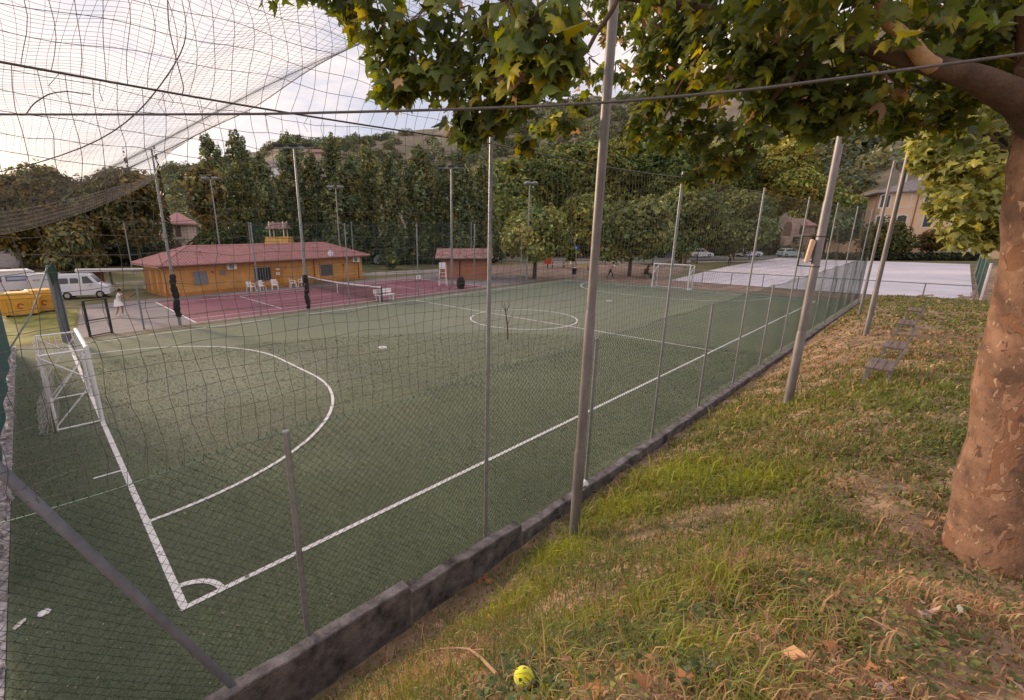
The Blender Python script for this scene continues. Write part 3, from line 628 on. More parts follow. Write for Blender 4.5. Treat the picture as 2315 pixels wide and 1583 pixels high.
D_ = Vector((19.4, -4.55, float(bankH(19.4, -4.55)))); mast("steel_mast", "third steel mast along the bank, near the wooden benches", D_, 5.9, 0.075, [1.5])
E_ = Vector((27.4, -3.54, float(bankH(27.4, -3.54)))); mast("steel_mast", "thinnest farthest steel mast on the bank beside the third one", E_, 6.6, 0.062, [1.5])
fl_ = thing("floodlight", "pale floodlight panel in a black square bracket clamped to the thick mast", "floodlight", (12.0, -4.06, 4.42)); fl_.scale = (.68, .68, .68)
mb = MB(); mb.prism([(-.30, -.36), (-.20, -.40), (-.11, .28), (-.2, .36), (-.24, .34)], 'x', -.13, .13)
o = mb.build("lamp_panel", mat("lamp_cream", (0.72, 0.48, 0.33), 0.6, 0.1, 3), fl_, False, 0.02); o.rotation_euler = (0, 0, 0.3)
for q in o.data.vertices: q.co.y *= -1
mb = MB()
for z in (-.5, .44): mb.bar((0.02, .46, z), (-.02, -.13, z), .035); mb.tube([(.13 * math.cos(t), .13 * math.sin(t), z) for t in np.linspace(0, 2 * math.pi, 13)], .014, 5)
mb.bar((0.02, .46, -.515), (0.02, .46, .455), .035); mb.bar((0, .2, .18), (0, .05, .18), .03); mb.bar((0, .25, -.34), (0, .05, -.34), .03)
mb.build("bracket", m_blackmetal, fl_)

# ------------------------------------------------------------------ goals
def goal(lab, X, s, big):
    g = thing("futsal_goal", lab, "goal", (X, GY, 0), 0 if s > 0 else math.pi, "futsal goals")
    hh, dp, wd_ = 2.04, 0.92, 1.5
    for y in (-wd_, wd_): mb = MB(); mb.tube([(0, y, 0), (0, y, hh)], .055, 12); mb.build("post", m_white, g, True)
    mb = MB(); mb.tube([(0, -wd_ - .055, hh), (0, wd_ + .055, hh)], .055, 12); mb.build("crossbar", m_white, g, True)
    mb = MB(); r = .026
    for y in (-wd_, wd_):
        mb.tube([(-.04, y, .03), (-dp, y, .03)], r, 8); mb.tube([(-dp, y, .0), (-dp, y, hh - .03)], r, 8); mb.tube([(-.04, y, hh - .05), (-dp, y, hh - .05)], r, 8)
        mb.tube([(-dp, y, hh - .12), (-.04, y, 1.2)], r * .8, 8); mb.tube([(-dp, y, .12), (-.04, y, 1.08)], r * .8, 8); mb.tube([(-dp, y, .75), (-.04, y, hh - .15)], r * .7, 8)
    mb.tube([(-dp, -wd_, .03), (-dp, wd_, .03)], r, 8)
    mb.build("back_frame", m_white, g, True)
    P = []; sag = lambda t: 0.16 * math.sin(math.pi * t)
    n = 20
    for i in range(n + 1):                           # over the top and down the back
        y = -wd_ + 2 * wd_ * i / n; v = np.linspace(0, 1, 12)
        top = [(-dp * t, y, hh - .05 - 0.28 * math.sin(math.pi * t) * math.sin(math.pi * i / n)) for t in np.linspace(0, 1, 7)]
        bk = [(-dp - 0.05 - 0.30 * max(0, t - .75) * 4 * (1 if True else 0), y, (hh - .05) * (1 - t) + .02) for t in np.linspace(0.05, 1, 12)]
        P.append(np.array(top + bk))
    for j in range(8):
        t = j / 7; yy = np.linspace(-wd_, wd_, 20); P.append(np.stack([0 * yy - dp * t, yy, hh - .05 - 0.28 * math.sin(math.pi * t) * np.sin(np.pi * (yy + wd_) / 2 / wd_)], 1))
    for j in range(15):
        t = j / 14; yy = np.linspace(-wd_, wd_, 20); P.append(np.stack([0 * yy - dp - .05 - .30 * max(0, t - .75) * 4 + rng.normal(size=20) * .02, yy, 0 * yy + (hh - .05) * (1 - t) + .02], 1))
    for y in (-wd_, wd_):                            # gathered side nets
        for i in range(6):
            t = np.linspace(0, 1, 14); P.append(np.stack([-dp + 0.06 * i * np.sin(np.pi * t) * .6 - .02, y + 0.04 * np.sin(t * 9 + i), (hh - .1) * (1 - t) + .02], 1))
        ring = [(-dp - .02 - .33 * math.sin(t), y - np.sign(y) * -.16 * math.cos(t) * (1 if True else 0), .03) for t in np.linspace(0, math.pi, 12)]
        P.append(np.array(ring)); 
        for i in range(7): P.append(np.array([(-dp - .02 - .30 * math.sin(math.pi * (i + .5) / 7), y + .15 * math.cos(math.pi * (i + .5) / 7), .04), (-dp - .06, y, .5)]))
        xx = np.linspace(-.04, -dp - .1, 14); P.append(np.stack([xx, y + np.sign(y) * .05 * np.sin(xx * 9), 0 * xx + .02], 1))
    netobj("net", P, 0.0055, m_whitenet, g)
    return g
goal("near white futsal goal with sagging net and crossed side braces at the left", 0, 1, True)
goal("far white futsal goal at the other end of the pitch before the dirt ground", LX, -1, False)

# ------------------------------------------------------------------ the foreground plane tree
pt = thing("plane_tree", "big foreground plane tree with flaking orange-brown trunk and overhanging lobed leaves at the right", "tree", tuple(W(2292, 1290, 4.0)))
T0 = Vector(pt.location)
AX = [(2292, 1330, 4.03, .50), (2296, 1250, 3.97, .43), (2330, 1000, 3.75, .37), (2376, 700, 3.5, .31), (2406, 430, 3.27, .27), (2410, 300, 3.17, .25), (2412, 150, 3.05, .23), (2415, -60, 2.95, .2)]
mb = MB(); seg = []
for i in range(len(AX) - 1):
    for t in np.linspace(0, 1, 6)[:-1]:
        a, b = AX[i], AX[i + 1]; q = [a[k] + (b[k] - a[k]) * t for k in range(4)]; seg.append((W(q[0], q[1], q[2]) - T0, q[3]))
mb.tube([p for p, _ in seg], [r * (1 + .03 * math.sin(i * 1.7)) for i, (_, r) in enumerate(seg)], 28)
trunk = mb.build("trunk", m_bark, pt, True)
for q in trunk.data.vertices:
    d = q.co.normalized(); q.co += Vector((math.sin(q.co.z * 5 + q.co.x * 9), math.cos(q.co.z * 4 + q.co.y * 9), 0)) * 0.012
LIMB = [[(2400, 300, 3.15, .16), (2310, 228, 3.10, .105), (2210, 178, 3.05, .078), (2100, 146, 3.05, .062), (1990, 118, 3.15, .052), (1850, 80, 3.4, .04), (1650, 30, 3.6, .034), (1400, -10, 3.7, .028), (1150, -10, 3.8, .03), (900, -20, 4.0, .015)],
        [(2110, 150, 3.03, .05), (2048, 92, 2.98, .038), (2000, 45, 2.93, .033), (1980, -40, 2.9, .03), (1955, -160, 2.9, .025)],
        [(1850, 80, 3.4, .03), (1780, 190, 3.3, .022), (1720, 260, 3.6, .010)], [(1400, -10, 3.7, .022), (1330, 110, 3.6, .016), (1240, 230, 3.6, .008)],
        [(1650, 30, 3.6, .025), (1560, 160, 3.9, .018), (1480, 300, 4.4, .007)], [(1150, -10, 3.8, .02), (1020, 110, 3.8, .012), (930, 215, 3.9, .006)], [(900, -20, 4.0, .012), (780, 0, 4.1, .007), (640, -10, 4.2, .004)]]
for k, l in enumerate(LIMB):
    mb = MB(); P = []; Rr = []
    for i in range(len(l) - 1):
        for t in np.linspace(0, 1, 5)[:-1]:
            q = [l[i][j] + (l[i + 1][j] - l[i][j]) * t for j in range(4)]; P.append(W(q[0], q[1] + (6 * math.sin(i * 3 + t * 5) if k else 0), q[2]) - T0); Rr.append(q[3])
    mb.tube(P, Rr, 14 if k < 2 else 7); mb.build("limb", m_barelimb if k == 1 else m_shaded_limb, pt, True)
LEAF = [(.03, 0), (.16, -.10), (.30, -.13), (.36, -.03), (.52, -.02), (.40, .12), (.46, .22), (.66, .30), (.60, .40), (.70, .56), (.42, .50), (.30, .52), (.27, .66), (.19, .70), (.14, .88), (0, 1.06)]
LEAF = np.array(LEAF + [(-a, b) for a, b in LEAF[-2::-1]])
def lobed(name, C, Dn, Nn, S, color, parent, m, curl=1.0):       # lobed leaves as fans; C stem end, Dn tip direction, Nn face normal
    n = len(C); k = len(LEAF); Dn = unit(Dn); X = unit(np.cross(Dn, Nn)); Nn = np.cross(X, Dn)
    pts = np.concatenate([[(0, .32)], LEAF]); asp = rng.uniform(.68, 1.1, (n, 1))
    cu = (rng.uniform(.1, .9, (n, 1)) * curl); co = (rng.normal(size=(n, 1)) * .55 * curl)
    x = pts[None, :, 0] * asp; y = np.repeat(pts[None, :, 1], n, 0)
    z = -cu * np.abs(x) ** 1.3 + co * (y - .3) ** 2 + 0.05 * curl * np.sin(x * 9 + co * 10) * y
    V = C[:, None] + S[:, None, None] * (x[..., None] * X[:, None] + y[..., None] * Dn[:, None] + z[..., None] * Nn[:, None])
    kk = k + 1; i = np.arange(n)[:, None, None] * kk; j = np.arange(k); f = np.stack([0 * j, 1 + j, 1 + (j + 1) % k], 1)[None]
    cc = np.repeat(color[:, None], kk, 1); cc = cc * (1 + 0.18 * (pts[None, :, 1:2] - .4)); cc[:, 0] *= 1.25
    return npmesh(name, V.reshape(-1, 3), [(i + f).reshape(-1, 3)], m, parent, cc.reshape(-1, 3))
CL = [(620, -45, 4.2, .20), (700, -38, 4.2, .2), (770, -15, 4.1, .22), (845, 20, 4.0, .3), (905, 85, 4.0, .3), (860, 120, 4.1, .16), (868, 178, 4.0, .17), (905, 215, 4.0, .13), (930, 165, 3.9, .2), (975, 70, 3.9, .36), (1060, 90, 3.7, .4), (1000, 170, 3.8, .25), (1065, 215, 3.7, .26), (1045, 270, 3.7, .17), (1075, 300, 3.65, .12), (1125, 262, 3.6, .17), (1140, 180, 3.5, .28),
      (1150, 80, 3.4, .38), (1225, 90, 3.1, .36), (1270, 40, 3.0, .36), (1215, 165, 3.1, .24), (1180, 215, 3.3, .18), (1285, 130, 3.1, .2), (1340, 0, 6.2, .5), (1430, 10, 6.4, .5), (1390, 60, 6.5, .3), (1330, 165, 5.5, .28), (1390, 170, 5.8, .25), (1275, 275, 5.5, .20), (1225, 290, 5.6, .16), (1180, 325, 5.5, .12), (1160, 372, 5.3, .06), (1310, 240, 5.8, .14),
      (1460, 40, 4.2, .42), (1540, 50, 4.0, .42), (1620, 30, 3.8, .4), (1445, 130, 4.5, .25), (1530, 140, 4.4, .4), (1490, 215, 4.5, .3), (1570, 230, 4.5, .32), (1445, 275, 4.8, .22), (1405, 320, 5.0, .16), (1520, 300, 4.6, .2), (1610, 300, 4.5, .26), (1615, 362, 4.5, .15), (1570, 400, 4.5, .10), (1655, 375, 4.5, .13), (1690, 300, 4.3, .2),
      (1640, 110, 3.6, .42), (1730, 70, 3.4, .42), (1715, 185, 3.6, .34), (1790, 215, 3.6, .28), (1745, 265, 3.7, .22), (1825, 285, 3.6, .13), (1860, 180, 3.4, .36), (1900, 250, 3.5, .26), (1960, 235, 3.5, .26), (1880, 40, 3.3, .48), (1990, 190, 3.4, .2), (2010, 275, 3.7, .14), (2090, 20, 3.3, .46), (2180, 60, 3.4, .46), (2270, 90, 3.3, .4), (2060, 235, 3.6, .22), (2120, 255, 3.8, .2), (2200, 210, 3.6, .28), (2330, 20, 3.2, .4), (2170, 300, 4.1, .18),
      (1760, -120, 3.2, .6), (1500, -140, 3.6, .6), (1200, -150, 3.4, .5), (2050, -160, 3.1, .6), (2330, -150, 3.1, .6), (950, -120, 3.8, .4), (1900, -260, 3.0, .8), (1600, -330, 3.4, .8), (2250, -330, 3.0, .8), (1750, -60, 2.8, .45), (2000, -70, 2.7, .5), (2200, -80, 2.7, .5), (1480, -60, 3.4, .4)]  # mostly unseen clumps above the view, added for the shade they cast
C = []; Dn = []; Nn = []; S = []; K = []; tw = MB()
for px, py, d, r in CL:
    c = np.array(W(px, py, d)) ; n = int((18 + 340 * r * r) * (1.0 if px < 1330 else 1.35)) if py > -80 else int(130 * r * r); tone = np.exp(rng.normal() * .15)
    for _ in range(n):
        o = unit(rng.normal(size=3)) * r * rng.random() ** .45; o[2] *= .85
        p = c + o; away = unit(np.array([o[0], o[1], 0]) + rng.normal(size=3) * .15)
        q_ = p - CAM; dz_ = q_ @ CF; fx_ = PPX + FPX * (q_ @ CR) / dz_; fy_ = PPY - FPX * (q_ @ CU) / dz_
        if dz_ < 5.6 and abs(fx_ - (1388 - .0757 * fy_)) < 55: continue   # the twigs part round the steel mast
        C.append(p); Dn.append(away * .75 + np.array([0, 0, -.75 - .5 * rng.random()])); Nn.append(np.array([0, 0, .75]) + away * .7 + rng.normal(size=3) * .35); S.append(rng.uniform(.085, .16) if px < 1330 else rng.uniform(.07, .13))
        q = rng.random(); g = np.exp(rng.normal() * .25) * tone
        K.append(np.array((.31, .27, .03) if q < .11 else (.36, .24, .13) if q < .135 else (.088, .118, .028) if q < .68 else (.15, .17, .03)) * g)
    for _ in range(5 + int(r * 12)):
        o = unit(rng.normal(size=3)) * r * .8; a = c + np.array([0, 0, r * .6]); tw.tube([Vector(a) - T0, Vector(c + o * .5 + np.array([0, 0, r * .25])) - T0, Vector(c + o) - T0], [.006, .004, .002], 4, False)
tag(tw.build("twigs", m_trunk, pt), kind="stuff")
C = np.array(C) - np.array(T0); lobed("crown", C, np.array(Dn), np.array(Nn), np.array(S), np.array(K), pt, m_leaf)
for px, py, d in ((1165, 255, 3.45), (1012, 305, 3.6), (898, 255, 3.95), (1180, 262, 3.4)): mb = MB(); mb.sphere(W(px, py, d) - T0, .017, 8, 6); mb.tube([W(px, py - 55, d) - T0, W(px, py, d) - T0], .0018, 4); mb.build("seed_ball", m_barelimb, pt, True)
# the second plane tree farther along the bank
b2 = W(2345, 740, 13.5); p2 = thing("plane_tree", "second plane tree farther along the bank, its low crown left of the big trunk", "tree", (b2.x, b2.y, float(bankH(b2.x, b2.y))))
O2 = Vector(p2.location); tp = W(2330, 330, 12.0) - O2
mb = MB(); mb.tube([(0, 0, -.3), (.02, .03, 1.2), tuple(tp * .6), tuple(tp)], [.3, .24, .2, .14], 12); mb.build("trunk", m_bark, p2, True)
C = []; Nn = []; K = []; tw = MB()
for px, py, d, r in [(2095, 320, 12.5, .5), (2150, 300, 12.5, .9), (2230, 310, 12.5, .9), (2130, 385, 12.3, .55), (2180, 400, 12.2, .9), (2250, 400, 12.2, .8), (2145, 455, 12, .5), (2190, 475, 12, .75), (2250, 480, 12, .65), (2175, 530, 12, .4), (2235, 545, 12, .35), (2280, 520, 12, .6), (2090, 255, 13, .7), (2190, 220, 13, 1.0), (2300, 330, 13, 1.1), (2360, 420, 13, 1.1), (2400, 300, 13.5, 1.3), (2260, 200, 13, 1.1), (2085, 360, 12.5, .3)]:
    c = np.array(W(px, py, d)); tone = np.exp(rng.normal() * .2); tw.tube([tp * .9, (Vector(c) - O2 + tp) / 2 + Vector((0, 0, .3)), Vector(c) - O2], [.06, .03, .01], 5, False)
    for _ in range(int(200 * r * r + 60)):
        o = unit(rng.normal(size=3)) * r * rng.random() ** .4; C.append(c + o); Nn.append(np.array([0, 0, .6]) + unit(o) * .8 + rng.normal(size=3) * .4)
        q = rng.random(); K.append(np.array((.36, .32, .07) if q < .15 else (.20, .215, .055) if q < .6 else (.27, .27, .07)) * np.exp(rng.normal() * .25) * tone)
tw.build("limbs", m_trunk, p2, True)
C = np.array(C) - np.array(O2); Nn = np.array(Nn); lobed("crown", C, np.cross(Nn, rng.normal(size=Nn.shape)) + np.array([0, 0, -.4]), Nn, rng.uniform(.14, .24, len(C)), np.array(K), p2, m_leaf)

# ------------------------------------------------------------------ grass, weeds and litter on the bank
def patchval(x, y, pts):
    v = np.zeros_like(x)
    for px, py, r, wgt in pts:
        p = onbank(px, py); v = np.maximum(v, wgt * np.exp(-((x - p.x) ** 2 + (y - p.y) ** 2) / r ** 2))
    return v
def wob(x, y, s, ph=0): return np.sin(x * s + ph + 1.3 * np.sin(y * s * .7)) * np.sin(y * s * 1.1 + ph * 2 + 1.1 * np.sin(x * s * .6))
LUSH = [(1540, 1080, .9, 1), (1420, 1150, .7, .9), (1270, 1260, .5, .9), (1150, 1370, .5, .8), (1700, 1090, .7, .8), (1620, 1330, .5, .6), (1250, 1540, .35, .6), (1600, 1480, .3, .8), (1720, 930, 1.4, .35), (1900, 900, 1.6, .3), (1750, 1200, .7, .45), (1600, 1250, .6, .5), (1450, 1380, .4, .5), (1800, 1430, .35, .5), (1500, 1520, .3, .5), (1680, 1560, .3, .55), (950, 1545, .3, .5), (1330, 1400, .4, .5)]
DRY = [(2150, 1340, .55, 1), (2250, 1480, .6, 1), (1950, 1560, .5, 1), (2080, 1200, .45, .8), (1850, 770, 2.0, 1), (1920, 800, 1.8, .8), (1800, 840, 1.2, .8), (1760, 1270, .3, .7), (1980, 1100, .5, .7), (1184, 1556, .16, 1.2), (1000, 1482, .14, 1.1), (1060, 1492, .14, 1.2), (1105, 1530, .12, 1.1), (2200, 1550, .5, .9), (2050, 1450, .4, .8), (2280, 1400, .6, .9), (1350, 1530, .28, .8), (1650, 1400, .3, .6), (1000, 1510, .3, .9), (1950, 760, 3.0, .7), (2110, 800, 2.5, .45), (1900, 690, 5, .5), (1480, 1560, .25, .9)]
Vs, Fq, Ft, Cs = [], [], [], []; nb0 = 0
for (r0, r1, dens, bw, bh) in ((.5, 2.4, 6000, .0028, .085), (2.4, 4.0, 3600, .0037, .10), (4.0, 6.5, 1500, .0055, .11), (6.5, 10, 900, .0085, .11), (10, 18, 420, .013, .11), (18, 48, 75, .03, .12)):
    n = int(dens * math.pi * (r1 * r1 - r0 * r0) * 0.36)
    ang = rng.uniform(R(-20), R(42), n) if r0 > 6 else rng.uniform(R(-32), R(95), n); rr = np.sqrt(rng.uniform(r0 * r0, r1 * r1, n))
    n = len(ang); x = CAM[0] + rr * np.cos(ang); y = CAM[1] + rr * np.sin(ang) - 0.0
    lush = patchval(x, y, LUSH); dry = patchval(x, y, DRY); mott = wob(x, y, 2.3) * .5 + wob(x, y, 6.1, 1.7) * .5
    edge = np.clip((-2.33 - y) / .5, 0, 1)
    keep = (y < -2.36) & (y > -26) & (rng.random(n) < np.clip(.66 + .5 * lush - .22 * dry + .45 * mott, .32, 1) * (.25 + .75 * edge)) & ((x < 45.5))
    x, y, lush, dry, mott = x[keep], y[keep], lush[keep], dry[keep], mott[keep]; n = len(x)
    z = bankH(x, y) - .006; h = bh * np.exp(rng.normal(size=n) * .45) * (.58 + .75 * lush - .25 * np.clip(dry, 0, 1) + .25 * mott); a = rng.uniform(0, 2 * np.pi, n)
    lean = np.abs(rng.normal(size=n)) * .55 + .25; wd = bw * np.exp(rng.normal(size=n) * .3)
    dx, dy = np.cos(a), np.sin(a); sx, sy = -dy * wd, dx * wd
    base = np.stack([x, y, z], 1); mid = base + np.stack([dx * h * lean * .35, dy * h * lean * .35, h * .6], 1); tip = base + np.stack([dx * h * lean * 1.1, dy * h * lean * 1.1 - .1 * h, h * np.clip(1.05 - lean * .5, .25, 1)], 1)
    sv = np.stack([sx, sy, 0 * sx], 1)
    V = np.stack([base - sv, base + sv, mid + sv * .8, mid - sv * .8, tip], 1).reshape(-1, 3)
    i = nb0 + np.arange(n)[:, None] * 5; Vs.append(V); Fq.append(i + np.array([[0, 1, 2, 3]])); Ft.append(i + np.array([[3, 2, 4]])); nb0 += 5 * n
    g = np.array((.158, .178, .055)) * (1 - lush[:, None]) + np.array((.32, .34, .045)) * lush[:, None]
    dk = rng.random(n) < (.16 + .10 * wob(x, y, 1.1, 4) + .66 * dry - .09 * lush); g = np.where(dk[:, None], np.array((.48, .30, .165)) * (1 + .25 * rng.normal(size=(n, 1))), g * np.exp(rng.normal(size=(n, 1)) * .25) * (1 + .12 * mott[:, None]))
    Cs.append(np.repeat(np.clip(g, .01, .6), 5, 0))
tag(npmesh("bank_grass", np.concatenate(Vs), [np.concatenate(Fq), np.concatenate(Ft)], m_grass, None, np.concatenate(Cs)), kind="stuff")
# turf fibres standing on the nearer part of the pitch, white where the lines are
Vs, Ft, Cs = [], [], []; nb0 = 0
for r0, r1, dens, bw, bh in ((4.5, 9, 1500, .0032, .026), (9, 14, 520, .006, .03), (14, 22, 170, .011, .034)):
    n = int(dens * math.pi * (r1 * r1 - r0 * r0) * .33); ang = rng.uniform(R(2), R(110), n); rr = np.sqrt(rng.uniform(r0 * r0, r1 * r1, n))
    x = CAM[0] + rr * np.cos(ang); y = CAM[1] + rr * np.sin(ang); k = (y > -2.1) & (x > -1.7) & (y < 20.8); x, y = x[k], y[k]; n = len(x)
    line = ((np.abs(y) < .042) & (x > 0)) | ((np.abs(x) < .05) & (y > -.04)) | ((np.abs(np.hypot(x, y - 8.54) - 6) < .042) & (y < 8.54) & (x > 0)) | ((np.abs(np.hypot(x, y - 11.54) - 6) < .042) & (y > 11.54) & (x > 0)) | ((np.abs(x - 6) < .042) & (np.abs(y - 10.04) < 1.5)) | ((np.abs(np.hypot(x, y) - .48) < .045) & (x > 0) & (y > 0)) | ((np.abs(y - 5) < .03) & (x > -.52) & (x < 0)) | ((np.abs(np.hypot(x - 19.66, y - 10.04) - 3) < .042)) | (np.abs(x - 19.66) < .042)
    a = rng.uniform(0, 2 * np.pi, n); h = bh * rng.uniform(.5, 1.15, n); w_ = bw * rng.uniform(.7, 1.4, n); ln = rng.normal(size=(n, 2)) * .018
    b0 = np.stack([x, y, 0 * x + .004], 1); sv = np.stack([np.cos(a) * w_, np.sin(a) * w_, 0 * x], 1); tip = b0 + np.stack([ln[:, 0], ln[:, 1], h], 1)
    i = nb0 + np.arange(n)[:, None] * 3; Vs.append(np.stack([b0 - sv, b0 + sv, tip], 1).reshape(-1, 3)); Ft.append(i + np.array([[0, 1, 2]])); nb0 += 3 * n
    big = wob(x, y, .9, 2) * .22 + wob(x, y, 2.7) * .16
    worn = np.exp(-((x - 3.2) / 3.4) ** 2 - ((y - 10.2) / 4.2) ** 2)[:, None]
    c = np.array((.088, .098, .040)) * np.exp(rng.normal(size=(n, 1)) * .5 + big[:, None]); c = c * (1 - .6 * worn) + np.array((.165, .17, .118)) * .6 * worn
    pale = rng.random(n) < .05; c[pale] = np.array((.19, .18, .11)); c[line] = np.array((.66, .65, .66)) * rng.uniform(.75, 1.1, (line.sum(), 1)); Cs.append(np.repeat(c, 3, 0))
tag(npmesh("turf_fibres", np.concatenate(Vs), [np.concatenate(Ft)], m_grass, None, np.concatenate(Cs)), kind="stuff")
# broad-leaved weeds and clover in clumps
C = []; Nn = []; K = []; S = []
def weed(cx, cy, r, n, sz, hmax, col):
    o = rng.normal(size=(n, 2)) * r * .55; x = cx + o[:, 0]; y = np.minimum(cy + o[:, 1], -2.4); z = bankH(x, y) + rng.uniform(.01, hmax, n)
    C.append(np.stack([x, y, z], 1)); Nn.append(np.stack([rng.normal(size=n) * .45, rng.normal(size=n) * .45 + .2, np.ones(n)], 1)); S.append(sz * np.exp(rng.normal(size=n) * .3)); K.append(np.array(col) * np.exp(rng.normal(size=(n, 1)) * .28))
for px, py, r in [(1215, 1520, .16), (1170, 1500, .12), (1235, 1560, .12), (1420, 1490, .22), (1500, 1440, .2), (1620, 1530, .15), (1350, 1450, .2), (1560, 1380, .2), (1860, 1420, .2), (1780, 1330, .2), (1910, 1190, .2), (1130, 1560, .15), (1650, 1380, .12)]:
    p = onbank(px, py); weed(p.x, p.y, r, 150, .024, .06, (.115, .155, .07))
for _ in range(300):
    px, py = rng.uniform(1050, 2200), rng.uniform(760, 1560)
    if (px - 1050) / 700 + (py - 760) / 820 < 1.02 : continue
    p = onbank(px, py); dd = (Vector(CAM) - p).length; weed(p.x, p.y, .10 + .03 * dd, int(26), .020 + .0012 * dd, .05, (.14, .165, .06) if rng.random() < .7 else (.24, .23, .07))
C = np.concatenate(C); tag(leaves("bank_weeds", C, np.concatenate(Nn), np.concatenate(S), np.clip(np.concatenate(K), .01, .5), None, m_grass, 1.15), kind="stuff")
C = []; n = 5200; px = rng.uniform(760, 2330, n); py = rng.uniform(700, 1600, n)
x = CAM[0] + rng.uniform(.6, 12, n) ** 1.0 * np.cos(rng.uniform(R(-30), R(80), n)); 
ang = rng.uniform(R(-28), R(85), n); rr = 1.9 + 8 * rng.random(n) ** 1.5; x = CAM[0] + rr * np.cos(ang); y = CAM[1] + rr * np.sin(ang)
dry = patchval(x, y, DRY); k = (y < -2.42) & (rng.random(n) < .30 + .7 * dry); x, y = x[k], y[k]; n = len(x)
K = np.where(rng.random((n, 1)) < .06, np.array((.55, .42, .30)), np.array((.34, .19, .105))) * np.exp(rng.normal(size=(n, 1)) * .3)
tag(leaves("leaf_litter", np.stack([x, y, bankH(x, y) + rng.uniform(.008, .05, n)], 1), np.stack([rng.normal(size=n) * .5, rng.normal(size=n) * .5, np.ones(n)], 1), .017 * np.exp(rng.normal(size=n) * .45) * (1 + .12 * np.sqrt((x + .7) ** 2)), np.clip(K, .02, .7), None, m_litter), kind="stuff")
# pale flecks scattered on the turf near the corner
n = 600; x = -1.6 + rng.random(n) ** 1.5 * 11; y = rng.uniform(-2.0, 5.5, n); y[:90] = -2.05 + np.abs(rng.normal(size=90)) * .12; x[:90] = rng.uniform(3, 22, 90); x[90:150] = rng.uniform(-1.7, -1.2, 60)
tag(leaves("turf_flecks", np.stack([x, y, 0 * x + .02], 1), np.stack([rng.normal(size=n) * .3, rng.normal(size=n) * .3, np.ones(n)], 1), .022 * np.exp(rng.normal(size=n) * .4), np.array((.26, .24, .19)) * np.exp(rng.normal(size=(n, 1)) * .3), None, m_litter), kind="stuff")

# ------------------------------------------------------------------ buildings
class Face:                                          # a vertical wall plane; gives local coordinates of points seen on it
    def __init__(s, root, rz): s.o = np.array(root.location); s.u = np.array([math.cos(rz), math.sin(rz), 0]); s.n = np.array([-math.sin(rz), math.cos(rz), 0])
    def at(s, px, py):
        d = CF + (px - PPX) / FPX * CR - (py - PPY) / FPX * CU; t = ((s.o - CAM) @ s.n) / (d @ s.n); p = CAM + d * t - s.o
        return p @ s.u, p[2]
def opening(root, nm, x0, x1, z0, z1, frame_m, pane_m, fw=.07, arch=False, y=0.0, kind="window"):
    mb = MB(); d = .05
    top = [(x0 + (x1 - x0) * t, z1 + (0.14 * (x1 - x0) * math.sin(math.pi * t) if arch else 0)) for t in np.linspace(0, 1, 9)]
    inn = [(x0, z0), (x1, z0)] + top[::-1]
    cx, cz = (x0 + x1) / 2, (z0 + z1) / 2
    outp = [(p[0] + fw * np.sign(p[0] - cx) * (1 if abs(p[0] - cx) > .01 else 0), p[1] + fw * (1 if p[1] > cz else -1)) for p in inn]
    n = len(inn); vs = [(p[0], y - d, p[1]) for p in inn] + [(p[0], y - d, p[1]) for p in outp] + [(p[0], y + .02, p[1]) for p in inn] + [(p[0], y + .02, p[1]) for p in outp]
    fs = []
    for i in range(n):
        j = (i + 1) % n; fs += [(i, j, n + j, n + i), (n + i, n + j, 3 * n + j, 3 * n + i), (i, 2 * n + i, 2 * n + j, j)]
    mb.add(vs, fs); f = mb.build(nm, frame_m, root)
    pm_ = MB(); pm_.prism(inn, 'y', y - .012, y + .015); pm_.build("pane", pane_m, f); return f
rzc = R(5.5); cb = thing("clubhouse", "single-storey orange clubhouse with pink tiled hip roof beside the tennis court", "building", (6.95, 34.75, 0), rzc)
LW, DW, EH, RH = 18.6, 5.6, 2.42, 3.72
mb = MB(); mb.box(0, LW, 0, DW, -.1, EH); mb.build("wall", m_orange, cb)
mb = MB(); mb.box(-.02, LW + .02, -.02, DW + .02, -.05, .28); mb.build("plinth", mat("stained_base", (0.42, 0.20, 0.07), .9, .3, 1.5), cb)
ov = .62; x0, x1, y0, y1 = -ov, LW + ov, -ov, DW + ov; hx = 3.3; ym = DW / 2
mb = MB(); th = .12
top = [(x0, y0, EH), (x1, y0, EH), (x1, y1, EH), (x0, y1, EH), (x0 + hx, ym, RH), (x1 - hx, ym, RH)]
mb.add(top + [(p[0], p[1], p[2] - th) for p in top[:4]], [(0, 1, 5, 4), (1, 2, 5), (2, 3, 4, 5), (3, 0, 4), (0, 6, 7, 1), (1, 7, 8, 2), (2, 8, 9, 3), (3, 9, 6, 0), (6, 9, 8, 7)])
for i in range(84):                                  # tile rolls
    x = x0 + .1 + (x1 - x0 - .2) * i / 83; t = min(1, (x - x0) / hx, (x1 - x) / hx)
    if t > .05: mb.tube([(x, y0 - .03, EH + .02), (x, y0 + (ym - y0) * t, EH + (RH - EH) * t + .02)], .062, 6)
for i in range(28):
    y = y0 + .12 + (y1 - y0 - .24) * i / 27; t = 1 - abs(y - ym) / (ym - y0)
    if t > .05: mb.tube([(x0 - .03, y, EH + .02), (x0 + hx * t, y, EH + (RH - EH) * t + .02)], .062, 6); mb.tube([(x1 + .03, y, EH + .02), (x1 - hx * t, y, EH + (RH - EH) * t + .02)], .062, 6)
for p, q in ((top[0], top[4]), (top[3], top[4]), (top[1], top[5]), (top[2], top[5]), (top[4], top[5])): mb.tube([Vector(p) + Vector((0, 0, .04)), Vector(q) + Vector((0, 0, .05))], .09, 6)
roof = mb.build("roof", m_tile, cb)
mb = MB(); mb.tube([(x0, y0 - .08, EH - .05), (x1, y0 - .08, EH - .05)], .055, 6); mb.build("gutter", mat("brown_gutter", (0.12, 0.06, 0.05), .6, .1, 5), cb)
